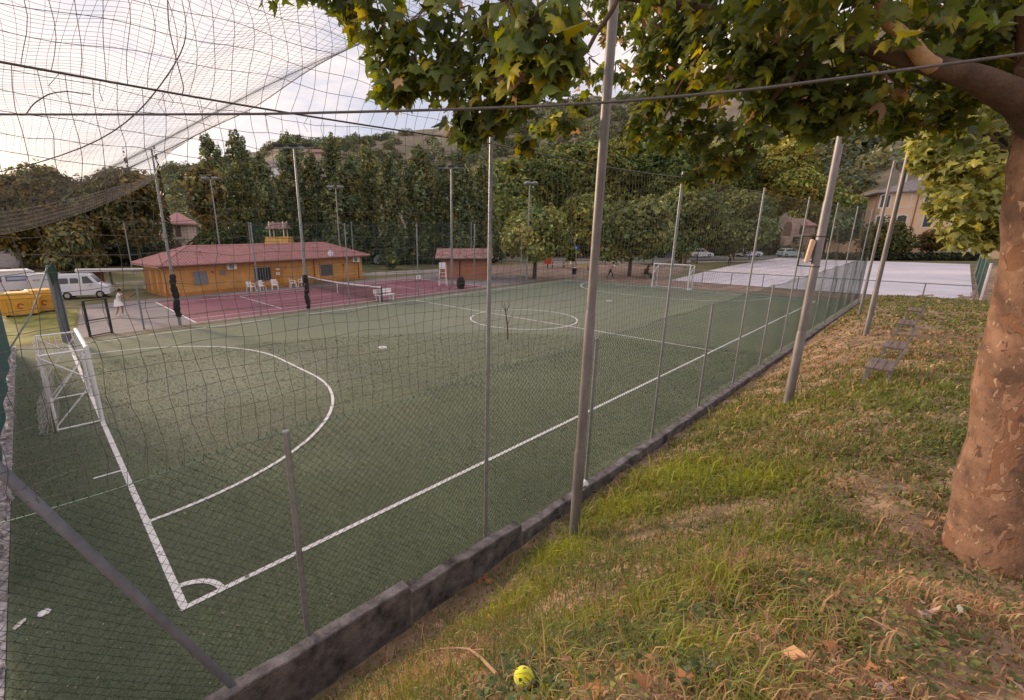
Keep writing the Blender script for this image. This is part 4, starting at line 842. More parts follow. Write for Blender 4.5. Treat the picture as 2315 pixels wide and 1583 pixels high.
fc = Face(cb, rzc)
zq = lambda a, b: fc.at(300 + a * .2419, 450 + b * .2419)
def rect(a, b, c, d): (xa, za), (xb, zb_) = zq(a, d), zq(c, b); return xa, xb, za, zb_
opening(cb, "window", *rect(578, 672, 690, 808), m_orange, m_shutter, .05)
opening(cb, "window", *rect(818, 665, 860, 712), m_orange, m_shutter, .04)
f = opening(cb, "window", *rect(1148, 640, 1282, 768), m_shutter, m_glass, .06)
a = rect(1148, 640, 1282, 768); mb = MB()
for i in range(1, 6): xx = a[0] + (a[1] - a[0]) * i / 6; mb.box(xx - .015, xx + .015, -.04, -.02, a[2], a[3])
mb.build("bars", m_steel, f)
opening(cb, "window", *rect(1758, 610, 1862, 722), m_orange, mat("dark_shutter", (0.10, 0.10, 0.115), .6, .15, 4), .05)
a = rect(1310, 640, 1395, 838); opening(cb, "door", a[0], a[1], .05, a[3], m_orange, mat("orange_door", (0.48, 0.20, 0.045), .7, .12, 2), .05)
for q, (r_, lab) in enumerate(((rect(1337, 647, 1366, 668), "notice"), (rect(1337, 683, 1370, 712), "notice"))): mb = MB(); mb.box(r_[0], r_[1], -.085, -.055, r_[2], r_[3]); mb.build("notice", m_white, cb)
for r_ in (rect(872, 597, 953, 660), rect(2042, 540, 2100, 592)):
    mb = MB(); mb.box(r_[0], r_[1], -.36, -.04, r_[2], r_[3]); ac = mb.build("air_conditioner", m_cream, cb, False, .02)
    cx, cz = r_[0] + (r_[1] - r_[0]) * .4, (r_[2] + r_[3]) / 2; rr = (r_[3] - r_[2]) * .36
    mb = MB(); mb.tube([(cx, -.365, cz), (cx, -.40, cz)], rr, 16); mb.build("fan_grille", m_shutter, ac, True)
for a, b in ((743, 680), (1963, 612), (1425, 640)): lx, lz = zq(a, b); mb = MB(); mb.box(lx - .06, lx + .06, -.12, -.01, lz - .1, lz + .08); mb.build("wall_lamp", m_red, cb)
lx, _ = zq(300, 640); m_pipe = mat("rust_pipe", (0.32, 0.10, 0.04), .6, .1, 4)
for pth in ([(lx - .5, -.45, EH - .05), (lx - .15, -.08, EH - .35), (lx - .1, -.07, 0.1)], [(LW - .5, -.07, EH - .1), (LW - .5, -.07, .1)], [(LW * .69, -.07, EH - .1), (LW * .69, -.07, .1)]): mb = MB(); mb.tube(pth, .045, 6); mb.build("downpipe", m_pipe, cb, True)
dx, dz = zq(1820, 508); mb = MB(); mb.sphere((dx, -.55, dz), .33, 16, 8, (1, .18, 1)); mb.bar((dx, -.5, dz - .1), (dx - .1, -.1, dz - .5), .04); mb.bar((dx, -.55, dz - .25), (dx + .1, -.95, dz - .05), .025); mb.build("satellite_dish", m_white, cb, True)
for y in (1.2, 2.7, 4.4):
    mb = MB(); mb.box(-.03, .01, y, y + .8, .05, 2.0); mb.build("door", mat("ochre_door", (0.40, 0.17, 0.05), .7, .1, 3), cb)
for a, b in ((660, 487), (1730, 458)):
    px_, py_ = 300 + a * .2419, 450 + b * .2419; mb = MB(); lx, lz = fc.at(px_, py_); mb.tube([(lx + .1, 1.0, EH + .5), (lx + .1, 1.0, EH + .95)], .09, 8); mb.sphere((lx + .1, 1.0, EH + 1.0), .13, 8, 5); mb.build("roof_vent", m_tile, roof, True)

sh = thing("wooden_shed", "small wooden shed with mottled brown tiled roof beyond the tennis court", "shed", (30.55, 29.75, 0), math.atan2(26.1 - 29.75, 33.95 - 30.55))
mb = MB(); mb.box(0, 4.95, 0, 3.2, 0, 2.25); w_ = mb.build("wall", m_wood, sh)
mb = MB(); mb.prism([(-.5, 2.15), (1.6, 3.1), (3.7, 2.15), (3.7, 2.05), (-.5, 2.05)], 'x', -.45, 5.4); mb.build("roof", m_oldtile, sh)
mb = MB(); mb.box(-.46, 5.41, -.54, -.5, 2.0, 2.18); mb.build("gutter", m_darkwood, sh)
mb = MB(); mb.box(4.94, 4.985, .5, 2.7, 0.02, 1.95); mb.build("door", m_darkwood, sh)
for x in (0.02, 2.05, 4.9): mb = MB(); mb.box(x - .06, x + .06, -.03, -.001, 0, 2.05); mb.build("batten", m_darkwood, sh)

th_ = math.atan2(CR[1], CR[0])
def plain_house(name, lab, px, py, dep, wpx, eave_py, ridge, wall_m, roof_m, depth=9, wins=(), z0=0.0, over=.5, rot=0.0, hip=True, frame=m_trim, pane=m_glass, arch=False, chim=()):
    b0 = W(px, py, dep); root = thing(name, lab, "house", (b0.x, b0.y, z0), th_ + rot); fcx = Face(root, th_ + rot)
    wid = fcx.at(px + wpx, py)[0]; eh = W(px, eave_py, dep).z - z0
    mb = MB(); mb.box(0, wid, 0, depth, -.5, eh); mb.build("wall", wall_m, root)
    hx_ = min(wid, depth) / 2 if hip else 0.0
    t = [(-over, -over, eh), (wid + over, -over, eh), (wid + over, depth + over, eh), (-over, depth + over, eh), (hx_ - (0 if hip else over), depth / 2, eh + ridge), (wid - hx_ + (0 if hip else over), depth / 2, eh + ridge)]
    mb = MB(); mb.add(t + [(p[0], p[1], p[2] - .22) for p in t[:4]], [(0, 1, 5, 4), (1, 2, 5), (2, 3, 4, 5), (3, 0, 4), (0, 6, 7, 1), (1, 7, 8, 2), (2, 8, 9, 3), (3, 9, 6, 0), (6, 9, 8, 7)]); rf = mb.build("roof", roof_m, root)
    for a, b, ww, hh in wins:
        cx, cz = fcx.at(a, b); opening(root, "window", cx - ww / 2, cx + ww / 2, cz - hh / 2, cz + hh / 2, frame, pane, .22 if ww > 1 else .1, arch)
    for fx in chim: mb = MB(); mb.box(wid * fx, wid * fx + .9, depth * .35, depth * .35 + .9, eh + .3, eh + ridge + .5); mb.box(wid * fx - .1, wid * fx + 1.0, depth * .35 - .1, depth * .35 + 1.0, eh + ridge + .502, eh + ridge + .65); mb.build("chimney", m_trim, rf)
    return root, fcx, wid, eh
hs, fh, wid, eh = plain_house("peach_house", "big three-storey peach house with cream-framed windows and dark roof behind the rink", 1966, 578, 82, 330, 437, 2.6, m_house, m_greytile, 11,
    [(2001, 456, 1.15, 1.9), (2101, 455, 1.15, 1.9), (2170, 455, 1.15, 1.9), (1990, 503, 1.15, 1.9), (2037, 502, 1.15, 1.9), (2098, 500, 1.15, 1.9), (2165, 500, 1.15, 1.9), (2230, 500, 1.15, 1.9)], 0.2, .9, -0.55, True, m_trim, m_glass, True, (.14, .27))
cx, cz = fh.at(2047, 454); opening(hs, "blind_window", cx - .58, cx + .58, cz - .95, cz + .95, m_trim, m_house, .2, True)
mb = MB()
for a in (1972, 2063): lx, _ = fh.at(a, 500); mb.tube([(lx, -.1, eh - .2), (lx, -.1, 0)], .08, 6); 
mb.build("downpipe", mat("copper_pipe", (0.35, 0.16, 0.09), .5, .1, 3), hs, True)
plain_house("outbuilding", "low whitish outbuilding beside the peach house, right of the reddish shrub", 2168, 578, 74, 70, 541, .5, m_trim, m_greytile, 4, [], 0.2)
mb = MB(); q = W(2195, 560, 70); g_ = thing("garage_door", "teal-grey sheet gate standing at the right edge of the outbuilding", "gate", (q.x, q.y, 0.2), th_); mb.box(0, 2.6, 0, .1, 0, 2.6); mb.build("panel", mat("teal_sheet", (0.30, 0.38, 0.38), .6, .1, 2), g_); mb = MB(); mb.bar((-.1, .05, 0), (-.1, .05, 2.9), .16); mb.bar((2.7, .05, 0), (2.7, .05, 2.9), .16); mb.build("frame", m_trim, g_)
plain_house("pale_house", "tall pale house with pink roof seen between trees left of the poplars", 372, 578, 82, 62, 506, 2.2, m_house2, m_tile, 10, [(383, 522, .9, 2.0), (403, 523, .9, 2.0), (383, 553, .9, 2.0), (405, 556, .9, 2.0)], 0, .7, .35, True, m_house2, mat("brown_shutter", (0.16, 0.10, 0.08), .7, .1, 3), False)
plain_house("grey_roof_house", "house with a grey tiled roof and pale wall at the far left edge", -80, 640, 66, 135, 600, 2.4, m_house2, m_greytile, 9, [(22, 612, .8, 1.3), (-30, 612, .8, 1.3)], -0.8, .8, -.15, True, m_house2)
hp = W(583, 392, 170); plain_house("hill_house", "white gabled house high on the hill seen between two poplars", 583, 392, 170, 45, 380, 2.6, m_white, m_greytile, 7, [(595, 387, .9, 1.2)], hp.z - 1, .5, -.4, False)
hp = W(690, 365, 210); plain_house("hill_house", "low stone building on the hill right of the white gabled house", 690, 372, 220, 40, 345, 2.0, m_stone, m_oldtile, 9, [], hp.z - 2, .5, .1, False)
q = W(1362, 560, 74); plain_house("brick_house", "small brick-red roofed house under the spreading tree left of the far goal", 1380, 585, 76, 50, 562, 1.6, m_house2, mat("brick_red_roof", (0.36, 0.15, 0.13), .9, .2, 2), 6, [(1400, 572, .7, .8)], 0, .6, .1, True)
# two-tiered ochre-roofed dovecote hut behind the clubhouse
q = W(633, 556, 60); dv_ = thing("tiered_hut", "slim wooden hut with two stacked ochre roofs behind the clubhouse", "hut", (q.x, q.y, 0), th_)
mb = MB()
for x in (-.9, .9):
    for y in (-.7, .7): mb.bar((x, y, 0), (x, y, 6.2), .12)
mb.build("post", m_trim, dv_)
zl = W(633, 545, 60).z; zu = W(633, 512, 60).z
mb = MB(); mb.prism([(-1.25, zl - .35), (1.25, zl - .35), (.8, zl + .55), (-.8, zl + .55)], 'x', -1.5, 1.5); mb.build("lower_roof", m_straw, dv_)
mb = MB(); mb.prism([(-1.1, zu - .3), (1.1, zu - .3), (0, zu + .5)], 'x', -1.25, 1.25); mb.build("upper_roof", m_oldtile, dv_)
mb = MB(); mb.box(-1.1, 1.1, -.9, .9, 0, zl - .5); mb.build("wall", m_darkwood, dv_)
# roofless stone ruin
q = W(1768, 585, 88); ru = thing("stone_ruin", "ruined pinkish stone building with an arched recess left of the leaning mast", "ruin", (q.x, q.y, 0), th_ + .1); fr = Face(ru, th_ + .1)
L_ = fr.at(1852, 570)[0]; hl = fr.at(1768, 491)[1]; hr = fr.at(1820, 505)[1]
mb = MB(); mb.prism([(0, -.3), (L_, -.3), (L_, hr * .62), (L_ * .78, hr * .66), (L_ * .74, hr), (L_ * .62, hr * .97), (L_ * .3, hl * .96), (0, hl)], 'y', 0, 1.2); mb.build("wall", m_stone, ru)
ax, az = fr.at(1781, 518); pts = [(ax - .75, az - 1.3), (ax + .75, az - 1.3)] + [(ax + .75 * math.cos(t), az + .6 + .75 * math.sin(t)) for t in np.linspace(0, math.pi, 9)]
mb = MB(); mb.prism(pts, 'y', -.02, .1); mb.build("arched_niche", mat("niche_shade", (0.20, 0.13, 0.10), .9, .2, 2), ru)  # flat panel; the shade inside the recess is put into its colour
mb = MB()
for a, b, ww, hh in ((1812, 522, .9, 1.3), (1800, 540, 1.4, .7), (1838, 545, .8, 1.6)): x_, z_ = fr.at(a, b); mb.box(x_ - ww / 2, x_ + ww / 2, -.02, .12, z_ - hh / 2, z_ + hh / 2)
mb.build("hole_shade", m_darkwood, ru)  # dark panels whose colour carries the shade inside the openings
x_, z_ = fr.at(1828, 505); mb = MB(); mb.prism([(-.4, z_ - .5), (2.6, z_ + .8), (2.6, z_ + .95), (-.4, z_ - .35)], 'x', x_ - 1.6, x_ + 1.6); mb.build("roof", m_tile, ru)
q = W(1868, 568, 84); wl_ = thing("garden_wall", "long peach garden wall between the ruin and the peach house", "wall", (q.x, q.y, 0), th_); mb = MB(); mb.box(0, 9.5, 0, .35, -.2, 3.4); mb.build("wall_body", m_house, wl_); mb = MB(); mb.box(-.05, 9.55, -.06, .41, 3.402, 3.5); mb.build("coping", m_oldtile, wl_)
q = W(1690, 560, 90); wl_ = thing("garden_wall", "rubble stone wall behind the parked white hatchback and pickup", "wall", (q.x, q.y, 0), th_); mb = MB(); mb.box(-11, 8, 0, .4, -.2, 2.1); mb.build("wall_body", m_stone, wl_); mb = MB(); mb.box(-11.05, 8.05, -.05, .45, 2.102, 2.2); mb.build("coping", m_conc, wl_)
# hedge and low roadside walls
a_, b_ = W(1855, 590, 73), W(2200, 592, 70); bl = []
for t in np.linspace(0, 1, 46): p = a_.lerp(b_, t); bl.append((p.x, p.y, .55, .75, .75, .65))
hd = thing("hedge", "long dark clipped hedge between the white rink and the peach house", "hedge", (0, 0, 0)); leaves("foliage", *blobleaves(bl, 12, .3, (.035, .045, .02), .25), parent=hd)
t = MB(); t.tube([(p[0], p[1], .1) for p in bl[::3]], .08, 5); t.build("stems", m_trunk, hd)
def lowwall(lab, p, q, h, m):
    mb = MB(); mb.bar(Vector((p.x, p.y, h / 2 - .15)), Vector((q.x, q.y, h / 2 - .15)), .3, h + .3); return tag(mb.build("roadside_wall", m), lab, "wall", "low roadside walls")
m_pale = mat("pale_concrete", (0.56, 0.53, 0.53), .9, .12, .6)
lowwall("whitish low wall along the road from the blue sign to the first globe lamp", W(1290, 585, 68), W(1560, 588, 70), .3, m_pale)
lowwall("grey-green low wall along the road under the parked cars", W(1575, 590, 70), W(2100, 583, 74), .12, m_pale)
lowwall("low pale kerb wall right of the clubhouse and behind the shed", W(815, 622, 52), W(990, 607, 56), .3, m_pale)

# ------------------------------------------------------------------ lamp masts and the far side of the pitch
def lampmast(name, lab, x, y, h, r, kind, group="floodlight masts"):
    g = thing(name, lab, "lamp post", (x, y, 0), th_, group)
    mb = MB(); mb.tube([(0, 0, -.1), (0, 0, h * .5), (0, 0, h)], [r, r * .8, r * .55], 10); mb.build("pole", m_steel, g, True)
    if kind == 'bar':
        mb = MB(); mb.bar((-1.1, 0, h), (1.1, 0, h), .1); mb.build("crossarm", m_steel, g)
        for xx in (-.85, 0, .85): mb = MB(); mb.prism([(-.28, h + .06), (.22, h + .06), (.22, h + .2), (-.28, h + .16)], 'x', xx - .26, xx + .26); mb.build("lamp_head", m_blackmetal, g)
    elif kind == 'two':
        mb = MB(); mb.bar((-.75, 0, h - .05), (.75, 0, h - .05), .07); mb.build("crossarm", m_steel, g)
        for s in (-1, 1): mb = MB(); mb.box(s * .55 - .35, s * .55 + .35, -.3, .3, h, h + .22); mb.build("lamp_head", m_steel, g, False, .04)
    elif kind == 'round':
        for a in (0, 2.1, 4.2): mb = MB(); mb.sphere((.45 * math.cos(a), .45 * math.sin(a), h - .05), .32, 10, 6, (1, 1, .6)); mb.bar((0, 0, h - .2), (.4 * math.cos(a), .4 * math.sin(a), h - .1), .05); mb.build("lamp_head", m_steel, g, True)
    return g
def padding(lab, x, y, z0, z1, r):
    mb = MB(); P = [(0.03 * math.sin(z * 5), 0.02 * math.cos(z * 7), z) for z in np.linspace(z0, z1, 20)]
    mb.tube(P, [r * (1 + .16 * math.sin(i * 2.1) + .1 * math.sin(i * 5.3)) * (.7 if i in (0, 19) else 1) for i in range(20)], 12)
    o = mb.build("pole_padding", m_black, None, True); o.location = (x, y, 0); return tag(o, lab, "padding", "black padding wrapped on masts")
lampmast("net_mast", "leaning-looking net mast with black padding at the left end of the tennis court", 4.81, 21.81, 8.9, .085, 'none')
padding("black wrapped padding on the left-hand mast near the tennis baseline", 4.81, 21.81, .45, 2.75, .16)
lampmast("floodlight_mast", "tall floodlight mast with flat lamp bar before the clubhouse roof", 12.15, 21.66, 9.7, .10, 'bar')
padding("black wrapped padding on the mast standing before the tennis net", 12.15, 21.66, .08, 2.25, .15)
lampmast("floodlight_mast", "floodlight mast with T-shaped lamp bar standing before the wooden shed", 26.75, 23.79, 9.95, .12, 'bar')
lampmast("floodlight_mast", "slim mast with rounded lamp cluster beside the round light-green tree", 34.74, 21.79, 9.1, .10, 'round')
q = W(768, 560, 52); lampmast("floodlight_mast", "twin-headed lamp post rising behind the right of the clubhouse roof", q.x, q.y, W(755, 426, 51).z, .09, 'two')
q = W(497, 560, 50); lampmast("floodlight_mast", "twin-headed lamp post rising behind the left of the clubhouse roof", q.x, q.y, W(470, 405, 48).z, .10, 'two')
mb = MB(); mb.tube([(0, 0, 0), (0, 0, .12), (0, 0, .45), (0, 0, .75), (.02, 0, 1.0), (.03, 0, 1.12)], [.26, .32, .38, .36, .24, .06], 12)
o = mb.build("black_bundle", m_black, None, True); o.location = (26.7, 22.6, 0); tag(o, "round black wrapped bundle at the foot of the T-bar floodlight mast", "bundle")
ff = thing("tall_mesh_fence", "tall thin mesh fence with grey posts between the pitch and the tennis court", "fence", (0, 21.85, 0))
for x, h in ((3.15, 2.3), (9.2, 5.42), (15.3, 5.42), (21.4, 5.42), (27.6, 5.42), (33.9, 5.35)):
    mb = MB(); mb.tube([(x, 0, 0), (x, 0, h)], .045, 8); mb.build("post", m_steel, ff, True)
P = []
for i in range(160): x = 9.2 + 24.7 * i / 159; P.append(np.array([(x, 0, 2.2), (x, .01, 5.38)]))
for j in range(16): z = 2.2 + 3.18 * j / 15; xx = np.linspace(9.2, 33.9, 30); P.append(np.stack([xx, 0 * xx, 0 * xx + z], 1))
netobj("mesh", P, .0045, mat("dark_green_mesh", (0.03, 0.07, 0.055), .6, .1, 3), ff)
P = []
for z in (.55, 1.1): xx = np.linspace(3.15, 33.9, 40); P.append(np.stack([xx, 0 * xx, z + 0 * xx + .015 * np.sin(xx * 2)], 1))
netobj("rail_wire", P, .014, m_cable, ff)
q = W(305, 640, 52); bf = thing("back_fence", "tall teal-tinted fence behind the clubhouse and car park", "fence", (0, 0, 0))
pf = [W(200, 640, 50), W(305, 640, 52), W(575, 620, 54), W(800, 600, 56), W(1065, 590, 60)]
for p in pf[1:]:
    mb = MB(); mb.tube([(p.x, p.y, 0), (p.x, p.y, 6.0)], .07, 8); mb.build("post", m_steel, bf, True)
P = []
for a_, b_ in zip(pf[1:-1], pf[2:]):
    n = int((b_ - a_).length / .35)
    for i in range(n): p = a_.lerp(b_, i / n); P.append(np.array([(p.x, p.y, .2), (p.x, p.y, 5.9)]))
    for z in np.linspace(.3, 5.9, 17): P.append(np.array([(a_.x, a_.y, z), (b_.x, b_.y, z)]))
netobj("mesh", P, .011, mat("teal_mesh", (0.03, 0.09, 0.075), .6, .1, 3), bf)
# left-hand end: corner column, black frame, edge fence
cl_ = thing("corner_column", "thick grey-green steel corner column with wrapped mesh behind the near goal", "column", (0.0, 21.1, 0), .3)
mb = MB(); mb.box(-.12, .12, -.03, .03, 0, 3.5); mb.box(-.15, -.12, -.13, .13, 0, 3.5); mb.box(.12, .15, -.13, .13, 0, 3.5); mb.build("beam", mat("green_grey_steel", (0.17, 0.19, 0.20), .6, .2, 3), cl_)
mb = MB(); mb.tube([(-.1, 0, 3.45), (-1.1, -.2, 1.5), (-2.2, -.4, .1)], .035, 8); mb.build("brace", m_steel, cl_, True)
mb = MB(); mb.prism([(-.20, 3.3), (.05, 3.7), (.16, 3.1), (-.14, 2.6)], 'y', -.2, -.17); mb.build("wrapped_mesh", m_green_wire, cl_)
gf = thing("metal_frame", "black upright metal frame with cross rails standing at the pitch corner behind the goal", "frame", (0.89, 21.62, 0), math.atan2(.35, .9))
for x in (0, .97): mb = MB(); mb.bar((x, 0, 0), (x, 0, 1.78), .09); mb.build("upright", m_blackmetal, gf)
for z in (.05, .8, 1.75): mb = MB(); mb.bar((.045, 0, z), (.925, 0, z), .05); mb.build("rail", m_blackmetal, gf)
lf = thing("edge_fence", "teal windbreak fence along the left end of the pitch at the picture edge", "fence", (-2.0, 0, 0))
for y in (2, 8, 14, 20.5): mb = MB(); mb.tube([(0, y, 0), (0, y, 2.4)], .04, 8); mb.build("post", m_steel, lf, True)
mb = MB(); n = 60; vs = []
for i in range(n + 1): y = 1.8 + 18.9 * i / n; vs += [(.05 + .04 * math.sin(y * 2), y, .12), (.02 + .05 * math.sin(y * 1.3), y, 2.3)]
mb.add(vs + [(v[0] + .02, v[1], v[2]) for v in vs], [(2 * i, 2 * i + 1, 2 * i + 3, 2 * i + 2) for i in range(n)] + [(2 * (n + 1) + 2 * i, 2 * (n + 1) + 2 * i + 2, 2 * (n + 1) + 2 * i + 3, 2 * (n + 1) + 2 * i + 1) for i in range(n)])
mb.build("windbreak_sheet", mat("teal_windbreak", (0.05, 0.12, 0.12), .7, .2, 3), lf)
mb = MB(); y = 0.2
while y < 21:
    l = rng.uniform(.22, .5)
    for xx in (-1.84, -1.98): mb.sphere((xx + rng.normal() * .03, y + l * .5 + rng.normal() * .05, .0), 1, 6, 4, (.05 + .05 * rng.random(), l * (.22 + .25 * rng.random()), .05 + .06 * rng.random()))
    y += l
tag(mb.build("edging_stones", mat("edging_stone", (0.20, 0.18, 0.185), .95, .4, 5, col2=(.36, .33, .34), bump=.8, bscale=24), None, False), kind="stuff")

# ------------------------------------------------------------------ rink railing and fence
rr_ = thing("rink_railing", "grey metal railing along the near edge of the white rink", "railing", (45.85, 0, 0))
for i in range(9): y = 12.2 - 2.45 * i; mb = MB(); mb.tube([(0, y, 0), (0, y, 1.1)], .035, 6); mb.build("post", m_steel, rr_, True)
mb = MB(); mb.tube([(0, 12.2, 1.1), (0, -7.4, 1.1)], .035, 6); mb.build("rail", m_steel, rr_, True)
rf_ = thing("rink_fence", "green mesh fence with white posts on the right side of the rink", "fence", (0, -7.7, 0))
for x in (46.4, 55, 64, 73): mb = MB(); mb.tube([(x, 0, 0), (x, 0, 2.6)], .06, 8); mb.build("post", m_white if x < 50 else m_steel, rf_, True)
P = []
for i in range(60): x = 46.4 + 26.6 * i / 59; P.append(np.array([(x, 0, .05), (x, 0, 2.4)]))
for z in np.linspace(.1, 2.4, 13): P.append(np.array([(46.4, 0, z), (73, 0, z)]))
netobj("mesh", P, .007, mat("green_mesh_wire", (0.05, 0.13, 0.085), .6, .1, 3), rf_)
mb = MB(); mb.tube([(46.4, 0, 2.4), (48.6, -.1, .1)], .035, 6); mb.build("brace", m_steel, rf_, True)

# ------------------------------------------------------------------ tennis net, chairs, benches
tn = thing("tennis_net", "tennis net with white top tape across the pink court", "net", (17.5, 22.0, 0))
for y in (-.9, 11.8): mb = MB(); mb.tube([(0, y, 0), (0, y, 1.1)], .045, 8); mb.build("post", m_blackmetal, tn, True)
yy = np.linspace(-.85, 11.75, 50); zt_ = 1.05 - .14 * np.sin(np.pi * (yy + .85) / 12.6); P = []
for i in range(0, 200): y = -.85 + 12.6 * i / 199; P.append(np.array([(0, y, .06), (0, y, 1.03 - .14 * math.sin(math.pi * (y + .85) / 12.6))]))
for j in range(15): P.append(np.stack([0 * yy, yy, .06 + (zt_ - .08) * j / 14], 1))
netobj("mesh", P, .0075, m_net, tn)
mb = MB()
for i in range(49): mb.bar((0, yy[i], zt_[i]), (0, yy[i + 1], zt_[i + 1]), .03, .10)
mb.build("top_tape", m_white, tn)
mb = MB(); mb.bar((0, 5.5, .05), (0, 5.5, .9), .05); mb.build("centre_strap", m_white, tn)
def chair(lab):
    c = thing("plastic_chair", lab, "chair", (0, 0, 0), 0, "white plastic chairs by the clubhouse")
    mb = MB(); mb.prism([(-.24, .42), (.24, .44), (.25, .40), (-.23, .38)], 'x', -.24, .24); mb.build("seat", m_white, c)
    mb = MB()
    for x in (-.19, -.095, 0, .095, .19): mb.bar((x, .22, .42), (x * 1.05, .33, .84), .055, .02)
    mb.bar((-.25, .33, .83), (.25, .33, .83), .03, .07); mb.build("backrest", m_white, c)
    for x in (-.25, .25): mb = MB(); mb.bar((x, -.2, .62), (x, .29, .66), .05, .03); mb.bar((x, -.2, .42), (x, -.2, .64), .045, .03); mb.build("armrest", m_white, c)
    for x in (-.24, .24):
        for y in (-.23, .24): mb = MB(); mb.bar((x * .95, y * .9, .42), (x * 1.12, y * 1.15, 0), .06, .04); mb.build("leg", m_white, c)
    return c
CHP = [(569, 659, .3, "leftmost white plastic chair against the clubhouse wall"), (592, 657, .1, "second white plastic chair from the left by the clubhouse"), (622, 655, -.2, "white plastic chair below the notices on the clubhouse wall"), (663, 650, 1.4, "white plastic chair turned sideways left of the padded mast"), (684, 648, -1.0, "rightmost white plastic chair, half behind the padded mast")]
ch0 = None
for px, py, rz_, lab in CHP:
    p = G(px, py)
    if ch0 is None: ch0 = chair(lab); ch0.location = p; ch0.rotation_euler = (0, 0, rz_)
    else: dup(ch0, p, rz_, lab)
wb = thing("white_bench", "white slatted bench with backrest beside the pitch near the tennis net", "bench", (18.0, 21.45, 0), .05)
mb = MB(); [mb.box(-.8, .8, -.22 + .15 * i, -.09 + .15 * i, .42, .455) for i in range(3)]; mb.build("seat", m_white, wb)
mb = MB(); [mb.box(-.8, .8, .28 + .02 * i, .31 + .02 * i, .55 + .16 * i, .68 + .16 * i) for i in range(2)]; mb.build("backrest", m_white, wb)
for x in (-.6, .6): mb = MB(); mb.bar((x, -.2, 0), (x, -.16, .42), .05); mb.bar((x, .2, 0), (x, .32, .84), .05); mb.bar((x, -.2, .40), (x, .24, .40), .05); mb.build("leg", m_white, wb)
us = thing("umpire_chair", "tall white umpire chair with ladder steps beside the shed", "umpire chair", tuple(G(1001, 646)), -.6)
for x in (-.35, .35):
    for y in (-.5, .4): mb = MB(); mb.bar((x, y, 0), (x * .75, y * .35, 1.55), .05); mb.build("leg", m_white, us)
mb = MB(); [mb.bar((-.33 + .04 * i, -.5 + .1 * i, .3 + .3 * i), (.33 - .04 * i, -.5 + .1 * i, .3 + .3 * i), .04) for i in range(4)]; mb.build("ladder_rung", m_white, us)
mb = MB(); mb.box(-.3, .3, -.2, .25, 1.55, 1.6); mb.box(-.3, .3, .2, .25, 1.61, 2.1); mb.build("seat", m_white, us)
mb = MB(); [mb.bar((x, -.2, 1.85), (x, .22, 1.85), .04) for x in (-.3, .3)]; [mb.bar((x, -.2, 1.6), (x, -.2, 1.85), .04) for x in (-.3, .3)]; mb.build("armrest", m_white, us)
p = G(946, 634); ws = thing("white_box", "small white box on a short stand at the back of the tennis court", "box", tuple(p), th_); mb = MB(); mb.box(-.2, .2, -.12, .12, .1, .5); mb.build("case", m_white, ws, False, .02); mb = MB(); mb.bar((-.12, 0, 0), (-.12, 0, .1), .05); mb.bar((.12, 0, 0), (.12, 0, .1), .05); mb.build("foot", m_blackmetal, ws)
# wooden benches on the bank
def bench():
    b = thing("wooden_bench", "", "bench", (0, 0, 0), 0, "wooden benches in a row on the bank")
    for i in range(3): mb = MB(); mb.box(-.72, .72, -.24 + .165 * i, -.09 + .165 * i, .42, .462); mb.build("seat_plank", m_benchwood, b)
    for i in range(2): mb = MB(); mb.prism([(-.27 - .02 - .05 * i, .58 + .15 * i), (-.235 - .05 * i - .02, .58 + .15 * i), (-.27 - .05 * i - .02, .70 + .15 * i), (-.305 - .05 * i - .02, .70 + .15 * i)], 'x', -.72, .72); mb.build("back_plank", m_benchwood, b)
    for x in (-.55, .55): mb = MB(); mb.bar((x, .22, 0), (x, .2, .42), .045); mb.bar((x, -.22, 0), (x, -.2, .42), .045); mb.bar((x, -.22, .40), (x, .22, .40), .045); mb.bar((x, -.2, .40), (x, -.36, .88), .04); mb.build("leg", m_steel, b)
    return b
B0 = bench(); BP = [(12.1, -5.48, "nearest wooden bench on the bank, planks clearly visible"), (15.5, -5.47, "second wooden bench along the bank from the viewer"), (20.3, -5.42, "third wooden bench along the bank, beside the third mast"), (25.3, -5.36, "farthest small wooden bench on the bank")]
for i, (x, y, lab) in enumerate(BP):
    loc = (x, y, float(bankH(x, y)) - .02)
    if i == 0: B0.location = loc; B0["label"] = lab; B0.scale = (.7, .85, .9)
    else: dup(B0, loc, 0, lab)

